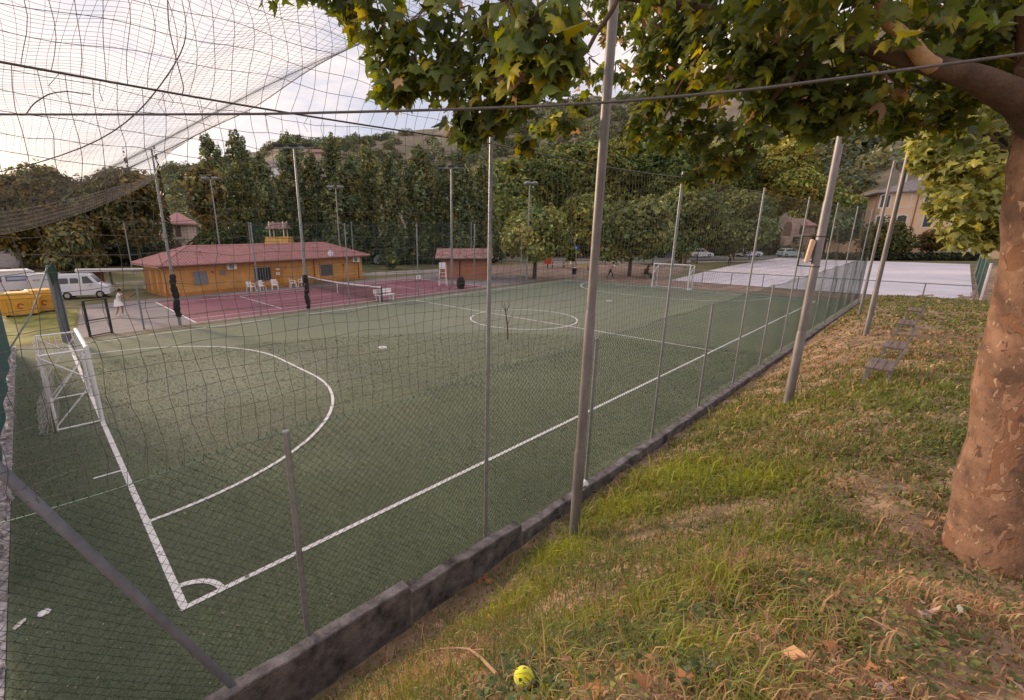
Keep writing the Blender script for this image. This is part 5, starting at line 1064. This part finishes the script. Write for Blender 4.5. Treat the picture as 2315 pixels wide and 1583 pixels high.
# ------------------------------------------------------------------ vehicles
def vehicle(name, lab, cat, loc, rz, L_, Wd, prof, belt, wins, wheels, paint, wr=.31, group=None, tumble=.14):
    """prof: side outline (x,z) from the rear bottom round the roof to the front bottom; wins: side window outlines above the belt"""
    c = thing(name, lab, cat, loc, rz, group); H = max(z for _, z in prof)
    inset = lambda z: 0.03 if z < .35 else (0.0 if z <= belt else tumble * (z - belt) / (H - belt))
    n = len(prof); mb = MB(); vs = []
    for s in (-1, 1): vs += [(x, s * (Wd / 2 - inset(z)), z) for x, z in prof]
    mb.add(vs, [tuple(range(n)), tuple(range(2 * n - 1, n - 1, -1))] + [(i, n + i, n + (i + 1) % n, (i + 1) % n) for i in range(n)])
    mb.build("body", paint, c, True, .035)
    for s in (-1, 1):
        for w_ in wins:
            mb = MB(); vs = [(x, s * (Wd / 2 - inset(z) + .004), z) for x, z in w_]; vs += [(x, s * (Wd / 2 - inset(z) - .03), z) for x, z in w_]; k = len(w_)
            mb.add(vs, [tuple(range(k)), tuple(range(2 * k - 1, k - 1, -1))] + [(i, k + i, k + (i + 1) % k, (i + 1) % k) for i in range(k)]); mb.build("side_window", m_glass, c)
    for i in range(n - 1):                            # steep glass at the ends of the cabin
        (xa, za), (xb, zb_) = prof[i], prof[i + 1]
        if max(za, zb_) > belt + .25 and min(za, zb_) >= belt - .12 and abs(zb_ - za) > .25:
            a = Vector((xa, 0, za)); b = Vector((xb, 0, zb_)); nn = Vector((-(zb_ - za), 0, xb - xa)).normalized(); 
            if nn.x * (xa - L_ / 2) < 0: nn = -nn
            p, q = a.lerp(b, .1), a.lerp(b, .9); mb = MB(); wa, wb_ = Wd / 2 - inset(p.z) - .1, Wd / 2 - inset(q.z) - .1
            base = [(p.x, -wa, p.z), (p.x, wa, p.z), (q.x, wb_, q.z), (q.x, -wb_, q.z)]
            mb.add([tuple(Vector(v) + nn * .008) for v in base] + [tuple(Vector(v) - nn * .02) for v in base], [(0, 1, 2, 3), (7, 6, 5, 4), (0, 4, 5, 1), (1, 5, 6, 2), (2, 6, 7, 3), (3, 7, 4, 0)])
            mb.build("windscreen" if a.x + b.x > L_ else "rear_window", m_glass, c)
    for x in wheels:
        for s in (-1, 1):
            mb = MB(); mb.tube([(x, s * (Wd / 2 - .19), wr), (x, s * (Wd / 2 - .17), wr), (x, s * (Wd / 2 - .01), wr), (x, s * (Wd / 2 + .012), wr)], [wr * .9, wr, wr, wr * .88], 18); wl_ = mb.build("wheel", m_tyre, c, True)
            mb = MB(); mb.tube([(x, s * (Wd / 2), wr), (x, s * (Wd / 2 + .022), wr)], [wr * .62, wr * .55], 14); mb.build("rim", m_rim, wl_, True)
    for s in (-1, 1):
        mb = MB(); mb.box(L_ - .16, L_ + .012, s * (Wd / 2 - .28) - .14, s * (Wd / 2 - .28) + .14, .60, .74); mb.build("headlight", m_lampglass, c, False, .02)
        mb = MB(); mb.box(-.012, .1, s * (Wd / 2 - .2) - .09, s * (Wd / 2 - .2) + .09, .68, .92); mb.build("tail_light", m_taillight, c, False, .015)
        mb = MB(); mb.box(L_ * .63, L_ * .63 + .12, s * (Wd / 2 + .11) - .1, s * (Wd / 2 + .11) + .1, belt - .02, belt + .12); mb.build("wing_mirror", paint, c, False, .02)
    return c
hatch = [(0, .35), (.02, .85), (.12, 1.0), (.45, 1.40), (.9, 1.5), (2.0, 1.5), (2.75, .98), (3.6, .82), (3.92, .62), (3.95, .3), (3.7, .2), (.2, .2)]
hw = [[(.45, 1.02), (.62, 1.33), (1.5, 1.42), (1.5, 1.02)], [(1.58, 1.02), (1.58, 1.42), (1.98, 1.42), (2.55, 1.02)]]
rda = math.atan2(-.676, .737)
def carpos(px, py, dep, z=0.01): p = G(px, py, z); return (p.x, p.y, z)
vehicle("parked_car", "white hatchback parked beyond the trees right of the far goal", "car", carpos(1558, 582, 76), rda, 3.95, 1.7, hatch, .98, hw, (.68, 3.2), carpaint("white_paintwork", (.78, .78, .80)), group="cars parked along the road")
pick = [(0, .4), (.0, .95), (.02, .98), (.5, 1.02), (.62, 1.58), (.8, 1.63), (1.9, 1.63), (2.5, 1.06), (3.7, .95), (4.2, .75), (4.22, .35), (4.0, .25), (.2, .25)]
vehicle("parked_car", "pale blue-white estate car parked under the second globe lamp", "car", carpos(1664, 581, 78), rda, 4.22, 1.75, pick, 1.02, [[(.68, 1.08), (.78, 1.5), (1.3, 1.54), (1.3, 1.08)], [(1.38, 1.08), (1.38, 1.54), (1.85, 1.54), (2.28, 1.08)]], (.75, 3.45), carpaint("ice_paintwork", (.62, .66, .74)), group="cars parked along the road")
vehicle("parked_car", "pale green hatchback parked before the stone ruin", "car", carpos(1761, 581, 77), rda + .05, 3.95, 1.68, hatch, .98, hw, (.68, 3.2), carpaint("mint_paintwork", (.40, .52, .50)), group="cars parked along the road")
vehicle("parked_car", "dark blue car half hidden behind a trunk left of the white hatchback", "car", carpos(1485, 583, 70), rda, 3.95, 1.68, hatch, .98, hw, (.68, 3.2), carpaint("navy_paintwork", (.02, .035, .09)), group="cars parked along the road")
vehicle("parked_car", "dark grey car parked in the shade between clubhouse and shed", "car", carpos(846, 598, 62), rda + .1, 3.95, 1.68, hatch, .98, hw, (.68, 3.2), carpaint("grey_paintwork", (.16, .19, .19)), group="cars parked along the road")
van = [(0, .40), (0, .95), (.03, 1.75), (.2, 1.88), (2.0, 1.88), (2.2, 1.82), (2.72, 1.12), (3.2, .95), (3.38, .72), (3.4, .34), (3.2, .26), (.2, .26)]
vp = W(139, 684, 35); vehicle("camper_van", "small white van with two rounded side windows parked behind the corner column", "van", (vp.x, vp.y, .0), R(-18), 3.4, 1.5, van, 1.05,
    [[(.32, 1.18), (.32, 1.56), (.40, 1.60), (.82, 1.60), (.88, 1.54), (.88, 1.2)], [(.98, 1.2), (.98, 1.54), (1.05, 1.60), (1.44, 1.58), (1.52, 1.5), (1.50, 1.2)], [(1.75, 1.16), (1.75, 1.68), (2.08, 1.70), (2.45, 1.18)]], (.65, 2.7), carpaint("old_white_paintwork", (.60, .62, .70)), .29, tumble=.12)
def caravan(lab, px, py, dep, L_, H, rz, col, z0=0):
    p = W(px, py, dep); c = thing("caravan", lab, "caravan", (p.x, p.y, 0), rz, "caravans in the car park")
    pr = [(0, .5), (-.1, 1.3), (.1, H - .1), (.4, H), (L_ - .4, H), (L_ - .05, H - .25), (L_ + .1, 1.2), (L_, .5)]
    mb = MB(); mb.prism(pr, 'y', -1.05, 1.05); mb.build("body", col, c, False, .06)
    mb = MB(); mb.prism([(x, z) for x, z in [(-.02, H - .12), (.4, H + .02), (L_ - .4, H + .02), (L_ - .03, H - .22), (L_ - .4, H - .05), (.4, H - .05)]], 'y', -1.1, 1.1); mb.build("roof_edge", m_white, c)
    for a, b in ((.25, L_ * .28), (L_ * .36, L_ - .35)): mb = MB(); mb.box(a, b, -1.075, -1.04, 1.25, H - .42); f = mb.build("window", mat("blue_frame", (.10, .13, .22), .5, .1, 3), c); mb = MB(); mb.box(a + .08, b - .08, -1.085, -1.078, 1.33, H - .5); mb.build("pane", mat("bluish_glass", (.34, .40, .52), .2, .1, 1, spec=.6), f)
    for s in (-1, 1): mb = MB(); mb.tube([(L_ * .5, s * .8, .32), (L_ * .5, s * 1.0, .32)], .32, 14); wl_ = mb.build("wheel", m_tyre, c, True); mb = MB(); mb.tube([(L_ * .5, s * 1.0, .32), (L_ * .5, s * 1.02, .32)], .18, 12); mb.build("rim", m_rim, wl_, True)
    mb = MB(); mb.bar((L_, 0, .5), (L_ + 1.0, 0, .45), .08); mb.build("drawbar", m_blackmetal, c)
caravan("white caravan with large blue-tinted windows at the left edge", -20, 668, 36, 2.9, 2.05, R(2), carpaint("caravan_white", (.62, .62, .66)))
caravan("lower pale caravan between the blue-windowed one and the corner column", 72, 672, 37, 2.3, 1.75, R(3), carpaint("caravan_cream", (.64, .63, .64)))
def skip_(lab, px, py, rz):
    p = G(px, py); c = thing("yellow_skip", lab, "skip", tuple(p), rz, "yellow skips by the car park")
    mb = MB(); mb.prism([(-.85, .1), (.85, .1), (1.0, 1.05), (-1.0, 1.05)], 'y', -.6, .6); mb.build("body", m_yellow, c, False, .03)
    mb = MB(); mb.prism([(-1.02, 1.055), (1.02, 1.055), (.55, 1.42), (-.55, 1.42)], 'y', -.62, .62); mb.build("lid", mat("skip_lid", (.70, .38, .06), .5, .1, 2), c, False, .02)
    for x in (-.55, .55): mb = MB(); mb.box(x - .04, x + .04, -.66, -.601, .12, 1.04); mb.build("rib", m_yellow, c)
    mb = MB(); mb.tube([(.1 + .14 * math.cos(t), -.625, .62 + .14 * math.sin(t)) for t in np.linspace(.4, 5.2, 10)], .028, 5); mb.build("round_mark", mat("mark_red", (.30, .04, .03), .6, .1, 3), c)
    for x in (-.6, .6): mb = MB(); mb.cyl((x, -.4), .1, 0, .1); mb.build("wheel", m_tyre, c)
skip_("yellow skip with a round dark mark nearest the teal fence at the left edge", 52, 712, R(-8))
skip_("yellow skip standing beside the corner column", 98, 704, R(6))
p = G(205, 662); kk = thing("timber_shelter", "small timber shelter with a pale sheet roof behind the tennis player", "shelter", (p.x + .3, p.y, 0), R(2))
for x in (0, 1.3): mb = MB(); mb.bar((x, 0, 0), (x, 0, 1.75), .14); mb.build("post", m_conc, kk)
mb = MB(); mb.prism([(-1.0, 1.78), (3.6, 1.66), (3.9, 1.78), (-.9, 2.0)], 'y', -.8, .8); mb.build("roof", m_pale, kk)
mb = MB(); mb.box(-.8, .9, .55, .65, .4, 1.65); mb.build("back_panel", mat("red_brown_panel", (.26, .10, .075), .8, .2, 2), kk)
mb = MB(); mb.box(.2, 4.6, .3, .7, .62, .72); [mb.box(x, x + .12, .35, .65, 0, .62) for x in (.4, 2.2, 4.2)]; tb = mb.build("stone_counter", m_pale); tb.location = (p.x + 1.6, p.y - .8, 0); tag(tb, "long low pale stone counter left of the clubhouse", "counter")

# ------------------------------------------------------------------ people
def person(lab, loc, rz, J, top, bot, legs, skin=m_skin, shoes=m_white, hair=m_hair, hairlong=False, skirt=None, sleeve=True):
    """J: joints of the pose (metres); one skinned body mesh, clothing by region, hair and skirt as children"""
    g = thing("person", lab, "person", loc, rz)
    names = list(J); V = [J[n] for n in names]; ix = {n: i for i, n in enumerate(names)}
    E = [("pel", "waist"), ("waist", "chest"), ("chest", "neck"), ("neck", "head"), ("head", "crown"), ("head", "nose")]
    Rd = dict(pel=.125, waist=.115, chest=.13, neck=.055, head=.095, crown=.07, nose=.018)
    for s in "LR":
        E += [("chest", "sh" + s), ("sh" + s, "el" + s), ("el" + s, "wr" + s), ("pel", "hi" + s), ("hi" + s, "kn" + s), ("kn" + s, "an" + s), ("an" + s, "to" + s)]
        Rd.update({"sh" + s: .06, "el" + s: .042, "wr" + s: .028, "hi" + s: .088, "kn" + s: .058, "an" + s: .038, "to" + s: .03})
        wv_ = Vector(J["wr" + s]); d = (wv_ - Vector(J["el" + s])).normalized(); side = d.cross(Vector((0, 0, 1))); side = side.normalized() if side.length > .1 else Vector((1, 0, 0))
        pa = "pa" + s; V.append(tuple(wv_ + d * .06)); ix[pa] = len(V) - 1; Rd[pa] = .026; E.append(("wr" + s, pa))
        for k in range(4):
            o = (k - 1.5) * .018; a, b = f"fa{s}{k}", f"fb{s}{k}"
            V.append(tuple(wv_ + d * .10 + side * o)); ix[a] = len(V) - 1; V.append(tuple(wv_ + d * (.16 - .012 * abs(k - 1.3)) + side * o * 1.2 + Vector((0, 0, -.02)))); ix[b] = len(V) - 1
            Rd[a] = .009; Rd[b] = .007; E += [(pa, a), (a, b)]
        a, b = f"ta{s}", f"tb{s}"; V.append(tuple(wv_ + d * .05 + side * .038)); ix[a] = len(V) - 1; V.append(tuple(wv_ + d * .09 + side * .055)); ix[b] = len(V) - 1; Rd[a] = .010; Rd[b] = .008; E += [("wr" + s, a), (a, b)]
    me = bpy.data.meshes.new("body"); me.from_pydata(V, [(ix[a], ix[b]) for a, b in E], []); o = bpy.data.objects.new("body", me); COL.objects.link(o)
    md = o.modifiers.new("skin", 'SKIN'); sv = me.skin_vertices[0].data
    for n, i in ix.items():
        r = Rd[n]; sv[i].radius = (r * (1.25 if n in ("chest", "waist", "pel") else 1), r); sv[i].use_root = (n == "pel")
    o.modifiers.new("sub", 'SUBSURF').levels = 1
    dg = bpy.context.evaluated_depsgraph_get(); m2 = bpy.data.meshes.new_from_object(o.evaluated_get(dg)); o.modifiers.clear(); o.data = m2; o.parent = g
    for m in (skin, top, bot, legs, shoes): m2.materials.append(m)
    bones = [(a, b) for a, b in E]; P = {n: np.array(V[i]) for n, i in ix.items()}
    for f in m2.polygons:
        c = np.array(f.center); best = None
        for a, b in bones:
            pa, pb = P[a], P[b]; t = np.clip((c - pa) @ (pb - pa) / (np.dot(pb - pa, pb - pa) + 1e-9), 0, 1); d = np.linalg.norm(c - pa - t * (pb - pa))
            if best is None or d < best[0]: best = (d, a, b, t)
        _, a, b, t = best; k = 0
        if a in ("waist",) or (a == "chest" and b != "neck") or (a == "chest" and t < .4): k = 1
        elif a[:2] == "sh": k = 1 if (sleeve and t < .5) else 0
        elif a == "pel": k = 1 if b == "waist" and t > .5 else 2
        elif a[:2] == "hi": k = 2 if t < .6 else 3
        elif a[:2] == "kn": k = 3
        elif a[:2] == "an": k = 4
        f.material_index = k; f.use_smooth = True
    hd = Vector(J["head"]); mb = MB(); fw = (Vector(J["nose"]) - hd); fw.z = 0; fw.normalize()
    mb.sphere(tuple(hd - fw * .022 + Vector((0, 0, .045))), .112, 12, 8, (1, 1, .95))
    if hairlong: mb.tube([tuple(hd - fw * .08 + Vector((0, 0, .02))), tuple(hd - fw * .12 + Vector((0, 0, -.1))), tuple(hd - fw * .11 + Vector((0, 0, -.24)))], [.06, .06, .025], 8)
    mb.build("hair", hair, g, True)
    if skirt:
        mb = MB(); c = Vector(J["pel"]); mb.tube([c + Vector((0, 0, .14)), c + Vector((0, 0, .0)), c + Vector((.02, 0, -.26))], [.135, .17, .25], 16, False); mb.build("skirt", skirt, g, True)
    return g
def stand(lean=0, armL=None, armR=None, stride=.12, crouch=0.0):   # facing +x
    c = crouch; J = dict(pel=(0, 0, .92 - c), waist=(.02 + lean * .3, 0, 1.07 - c), chest=(.02 + lean * .75, 0, 1.30 - c), neck=(.02 + lean, 0, 1.46 - c * 1.05), head=(.05 + lean * 1.15, 0, 1.58 - c * 1.08), crown=(.04 + lean * 1.2, 0, 1.67 - c * 1.1), nose=(.15 + lean * 1.15, 0, 1.57 - c * 1.08))
    for s, q in (("L", 1), ("R", -1)):
        J["sh" + s] = (.02 + lean * .85, q * .185, 1.39 - c); J["hi" + s] = (0, q * .095, .88 - c); J["kn" + s] = (.05 + c * .55 + q * stride * .6, q * .11, .48 - c * .35); J["an" + s] = (-.02 + q * stride, q * .115, .085); J["to" + s] = (.14 + q * stride, q * .13, .035)
    sh = J["shL"]; J["elL"], J["wrL"] = armL or ((sh[0] - .02, .24, sh[2] - .29), (sh[0] + .06, .25, sh[2] - .54))
    sh = J["shR"]; J["elR"], J["wrR"] = armR or ((sh[0] - .02, -.24, sh[2] - .29), (sh[0] + .06, -.25, sh[2] - .54)); return J
def sit(lean=0.1):
    J = dict(pel=(0, 0, .52), waist=(.0, 0, .66), chest=(.03 + lean, 0, .90), neck=(.05 + lean * 1.5, 0, 1.05), head=(.09 + lean * 1.7, 0, 1.17), crown=(.08 + lean * 1.7, 0, 1.26), nose=(.19 + lean * 1.7, 0, 1.16))
    for s, q in (("L", 1), ("R", -1)):
        J["sh" + s] = (.05 + lean * 1.3, q * .18, .99); J["hi" + s] = (.04, q * .1, .50); J["kn" + s] = (.44, q * .13, .50); J["an" + s] = (.46, q * .12, .085); J["to" + s] = (.61, q * .13, .035); J["el" + s] = (.14 + lean, q * .24, .74); J["wr" + s] = (.36 + lean * .5, q * .14, .62)
    return J
def cloth(n, c): return mat(n, c, .9, .12, 6)
cw = cloth("white_cloth", (.80, .77, .80)); cb_ = cloth("black_cloth", (.025, .025, .028)); cg = cloth("dark_green_cloth", (.02, .07, .055)); cp = cloth("pink_cloth", (.50, .36, .34)); crd = cloth("rust_cloth", (.28, .09, .05))
p = G(272, 714); J = stand(.14, ((.30, .20, 1.18), (.52, .14, 1.12)), ((.32, -.16, 1.14), (.54, -.05, 1.10)), .13, .06)
person("tennis player in white top, short white skirt and white shoes, holding a racket", tuple(p), R(-25), J, cw, cw, m_skin2, m_skin2, skirt=cw)
rk = MB(); rk.tube([(0, 0, 0), (.16, 0, .02), (.30, 0, .05)], .014, 6); ring = [(.43 + .14 * math.cos(t), .11 * math.sin(t), .07 + .04 * math.cos(t)) for t in np.linspace(0, 2 * math.pi, 15)]; rk.tube(ring, .012, 5)
for i in range(5): rk.tube([(.33 + .05 * i, -.09, .055 + .012 * i), (.33 + .05 * i, .09, .055 + .012 * i)], .003, 3)
ro = rk.build("tennis_racket", m_blackmetal, None, True); d = Vector((math.cos(R(-25)), math.sin(R(-25)), 0)); ro.location = p + d * .60 + Vector((0, 0, 1.06)); ro.rotation_euler = (0, R(-20), R(-25)); tag(ro, "dark tennis racket held out in front by the player in white", "racket")
p = G(1378, 629); J = stand(.22, ((.30, .24, 1.12), (.42, .10, 1.24)), ((.05, -.30, 1.12), (.22, -.34, .98)), .34, .05)
person("person in pink-grey top and dark trousers striding, carrying a white ball", tuple(p), R(-50), J, cp, cb_, cb_, m_skin2, cb_)
q = p + Vector((.36 * math.cos(R(-50)) + .02, .36 * math.sin(R(-50)), 1.26)); mb = MB(); mb.sphere((0, 0, 0), .15, 16, 10); o = mb.build("white_ball", m_white, None, True); o.location = q; tag(o, "white ball carried by the striding person on the dirt", "ball")
p = G(1458, 629); bz = thing("park_bench", "low dark bench with two people seated, left of the far goal", "bench", (p.x, p.y, 0), R(-50))
mb = MB(); [mb.box(-.2 + .14 * i, -.08 + .14 * i, -.9, .9, .40, .44) for i in range(3)]; mb.build("seat", m_benchwood, bz)
for y in (-.7, .7): mb = MB(); mb.bar((-.15, y, 0), (-.15, y, .40), .06); mb.bar((.15, y, 0), (.15, y, .40), .06); mb.build("leg", m_conc, bz)
rv = Vector((math.sin(R(50)), math.cos(R(50)), 0))
person("seated person in rust-brown top on the low bench, left one", tuple(p - rv * -.42), R(-50), sit(.16), crd, cb_, cb_, m_skin2, cb_, hairlong=True)
person("seated person all in black on the low bench, right one", tuple(p + rv * -.42), R(-50), sit(.05), cb_, cb_, cb_, m_skin, cb_, hairlong=True)
p = G(1648, 602, .03); person("person in dark green jacket standing at the left edge of the white rink", tuple(p), R(200), stand(.03, None, None, .08), cg, cb_, cb_, m_skin, cb_)

# ------------------------------------------------------------------ signs, bins, globe lamps
p = G(1238, 606); rb = thing("red_post_box", "bright red box on a post at the edge of the park", "post box", tuple(p), th_); mb = MB(); mb.box(-.42, .42, -.3, .3, .55, 1.75); mb.build("box", m_red, rb, False, .05); mb = MB(); mb.bar((0, 0, 0), (0, 0, .55), .14); mb.build("stand", m_blackmetal, rb); mb = MB(); mb.box(-.46, .46, -.34, .34, 1.755, 1.85); mb.build("top", m_darkwood, rb)
p = W(1300, 590, 60); bs = thing("road_sign", "round blue road sign on a grey pole above the yellow-green bush", "sign", (p.x, p.y, 0), th_)
zc = W(1300, 562, 60).z; mb = MB(); mb.tube([(0, 0, 0), (0, 0, zc + .4)], .04, 8); mb.build("pole", m_steel, bs, True); mb = MB(); mb.tube([(0, -.06, zc), (0, -.09, zc)], .42, 24); sg = mb.build("disc", m_blue, bs, True)
mb = MB(); mb.prism([(-.05, zc - .24), (.05, zc - .24), (.05, zc + .05), (.15, zc + .05), (0, zc + .25), (-.15, zc + .05), (-.05, zc + .05)], 'y', -.10, -.092); mb.build("arrow", m_white, sg)
p = W(1297, 590, 58); la = thing("street_lamp", "grey street lamp with slanting arm behind the blue road sign", "street lamp", (p.x + .5, p.y, 0), th_); a = W(1276, 520, 58).z; mb = MB(); mb.tube([(0, 0, 0), (0, 0, 2.2), (-.7, 0, a - .6), (-1.3, 0, a)], [.08, .07, .05, .04], 8); mb.build("pole", m_steel, la, True); mb = MB(); mb.sphere((-1.6, 0, a + .02), .32, 10, 6, (1.2, .6, .35)); mb.build("lamp_head", m_cream, la, True)
p = G(1297, 628); bn = thing("litter_bin", "black litter bin with pale lid on a post beside the pitch corner", "bin", tuple(p), th_); mb = MB(); mb.tube([(0, 0, .35), (0, 0, .95)], [.2, .24], 12); mb.build("bucket", m_black, bn, True); mb = MB(); mb.tube([(.0, .26, 0), (.0, .26, 1.15)], .035, 6); mb.build("post", m_steel, bn); mb = MB(); mb.tube([(0, 0, 1.05), (0, 0, 1.12)], [.3, .1], 12); mb.build("lid", m_pale, bn, True)
for px, py, lab in ((1316, 612, "yellowish park bench right of the litter bin"), (1262, 606, "pale park bench to the right of the red post box")):
    p = G(px, py); yb = thing("park_bench", lab, "bench", tuple(p), th_, "plain park benches"); mb = MB(); [mb.box(-.95, .95, -.2 + .14 * i, -.08 + .14 * i, .42, .47) for i in range(3)]; mm = m_ybench if px > 1300 else m_pale; mb.build("seat", mm, yb); mb = MB(); [mb.box(-.95, .95, .26, .30, .58 + .16 * i, .70 + .16 * i) for i in range(2)]; mb.build("backrest", mm, yb)
    for x in (-.75, .75): mb = MB(); mb.bar((x, -.15, 0), (x, -.15, .42), .07); mb.bar((x, .24, 0), (x, .28, .85), .07); mb.build("leg", m_conc, yb)
for px, py, dep, lab in ((1583, 537, 66, "lit white globe lamp nearer the far goal"), (1702, 532, 72, "lit white globe lamp above the pale estate car")):
    t = W(px, py, dep); g = thing("globe_lamp", lab, "street lamp", (t.x, t.y, 0), 0, "globe lamps by the rink"); mb = MB(); mb.tube([(0, 0, 0), (0, 0, .8), (0, 0, t.z - .2)], [.09, .06, .05], 8); mb.build("pole", m_blackmetal, g, True); mb = MB(); mb.sphere((0, 0, t.z), .24, 14, 10); mb.build("globe", m_globe, g, True)

# ------------------------------------------------------------------ small things lying about in the foreground
p = onbank(1184, 1556); dist = (p - Vector(CAM)).length; rb_ = .05
mb = MB(); mb.sphere((0, 0, 0), rb_, 28, 18); o = mb.build("tennis_ball", mat("yellow_felt", (.72, .72, .03), .95, .08, 60, bump=.3, bscale=300, sheen=.3), None, True); o.location = p + Vector((0, 0, rb_ * 1.15)); tag(o, "bright yellow tennis ball lying among clover leaves at the bottom", "ball")
mb = MB(); mb.tube([(rb_ * 1.002 * math.cos(.55 * math.sin(2 * t)) * math.cos(t), rb_ * 1.002 * math.cos(.55 * math.sin(2 * t)) * math.sin(t), rb_ * 1.002 * math.sin(.55 * math.sin(2 * t))) for t in np.linspace(0, 2 * math.pi, 60)], .0012, 5); s_ = mb.build("seam", m_white, o, True)
C = []; 
for k in range(11): C.append(np.array(p) + np.array([rng.normal() * .045, rng.normal() * .03, rb_ * 1.5 + rng.random() * .05]) + unit(np.array(CAM) - np.array(p)) * .045)
tag(leaves("clover_leaves", np.array(C), np.stack([rng.normal(size=11) * .5, rng.normal(size=11) * .5, np.ones(11)], 1), np.full(11, .02), np.array((.08, .11, .06)) * np.ones((11, 1)), None, m_grass, 1.2), kind="stuff")
def bp(px, py, h=.015): v = onbank(px, py); return v + Vector((0, 0, h + .045))
mb = MB(); st = mat("dry_branch", (.34, .22, .13), .8, .2, 12, bump=.4)
mb.tube([bp(925, 1500), bp(960, 1485), bp(1000, 1478), bp(1040, 1484, .03), bp(1062, 1489, .035), bp(1088, 1512, .03), bp(1122, 1548, .02)], [.003, .005, .006, .007, .009, .009, .010], 8)
mb.tube([bp(1060, 1488, .035), bp(1080, 1474, .05), bp(1078, 1458, .055), bp(1068, 1448, .05)], [.007, .006, .005, .003], 7); mb.tube([bp(1066, 1490, .03), bp(1092, 1492, .04), bp(1094, 1506, .02)], [.005, .004, .002], 6)
tag(mb.build("fallen_branch", st, None, True), "forked dry fallen branch on the grass left of the yellow ball", "branch")
FL = [(1095, 1305, .17), (1110, 1320, .15), (1080, 1318, .14), (1125, 1298, .12), (985, 1415, .13), (1000, 1418, .10), (1185, 1510, .10), (1350, 1500, .09), (1230, 1445, .08), (1490, 1225, .08), (1890, 1480, .10), (1800, 1500, .09), (2080, 1390, .11), (2000, 1555, .10), (1205, 1205, .15), (1190, 1225, .13), (1960, 1530, .08), (1340, 1560, .10), (2230, 1400, .10), (1550, 1560, .10), (1440, 1555, .09)]
for px, py, s in FL:
    v = onbank(px, py); nn = np.array([[rng.normal() * .35, rng.normal() * .35 + .2, 1]]); pale = px in (985, 1000, 2080)
    c = np.array([(.55, .36, .26)] if pale else [(.36, .17, .085)]) * rng.uniform(.8, 1.15)
    o = lobed("dry_leaf", np.zeros((1, 3)), np.array([[rng.normal(), rng.normal(), .0]]), nn, np.array([s * .72]), c, None, m_litter, .75); o.location = v + Vector((0, 0, .03 + s * .08))
    tag(o, "curled dry plane leaf, brown or pale, lying on the bank", "leaf", "dry plane leaves on the bank")
def crumple(name, lab, cat, loc, s, m, n=60, flat=.35):
    bm = bmesh.new(); bmesh.ops.create_icosphere(bm, subdivisions=3, radius=s)
    for v in bm.verts:
        d = v.co.normalized(); v.co *= 1 + .35 * math.sin(d.x * 7 + d.y * 5) * math.sin(d.y * 9 - d.z * 4) + .15 * math.sin(d.z * 17 + d.x * 13); v.co.z *= flat; v.co.z += s * flat * .6
    me = bpy.data.meshes.new(name); bm.to_mesh(me); bm.free(); me.materials.append(m); me.polygons.foreach_set('use_smooth', [True] * len(me.polygons)); o = bpy.data.objects.new(name, me); COL.objects.link(o); o.location = loc; return tag(o, lab, cat)
v = G(100, 1386, .01); crumple("crumpled_paper", "larger crumpled white scrap on the turf at the lower left", "litter", v, .062, m_white, flat=.2)
v = G(45, 1411, .01); o = crumple("crumpled_paper", "long thin whitish scrap on the turf by the stone edging", "litter", v, .042, m_cream, flat=.2); o.scale = (1.9, .8, 1); o.rotation_euler = (0, 0, .9)
v = G(1325, 1098, .28); o = crumple("plastic_bag", "small white plastic bag lying on the kerb beside the big near mast", "bag", (v.x, -2.22, .262), .075, m_white, flat=.8)
v = onbank(2296, 1290); o = crumple("pale_stone", "flat pale stone lying beside the foot of the big tree at the right", "stone", v, .10, m_pale, flat=.4); o.scale = (1.8, 1, 1)
v = onbank(2082, 1395); o = crumple("pale_stone", "small rounded pinkish stone on the dry ground left of the big trunk", "stone", v, .035, mat("pinkish_stone", (.46, .34, .27), .9, .2, 20), flat=.7)
v = onbank(1995, 1562); o = crumple("pale_stone", "small pale stone at the bottom edge in the dry grass", "stone", v, .03, m_pale, flat=.7)
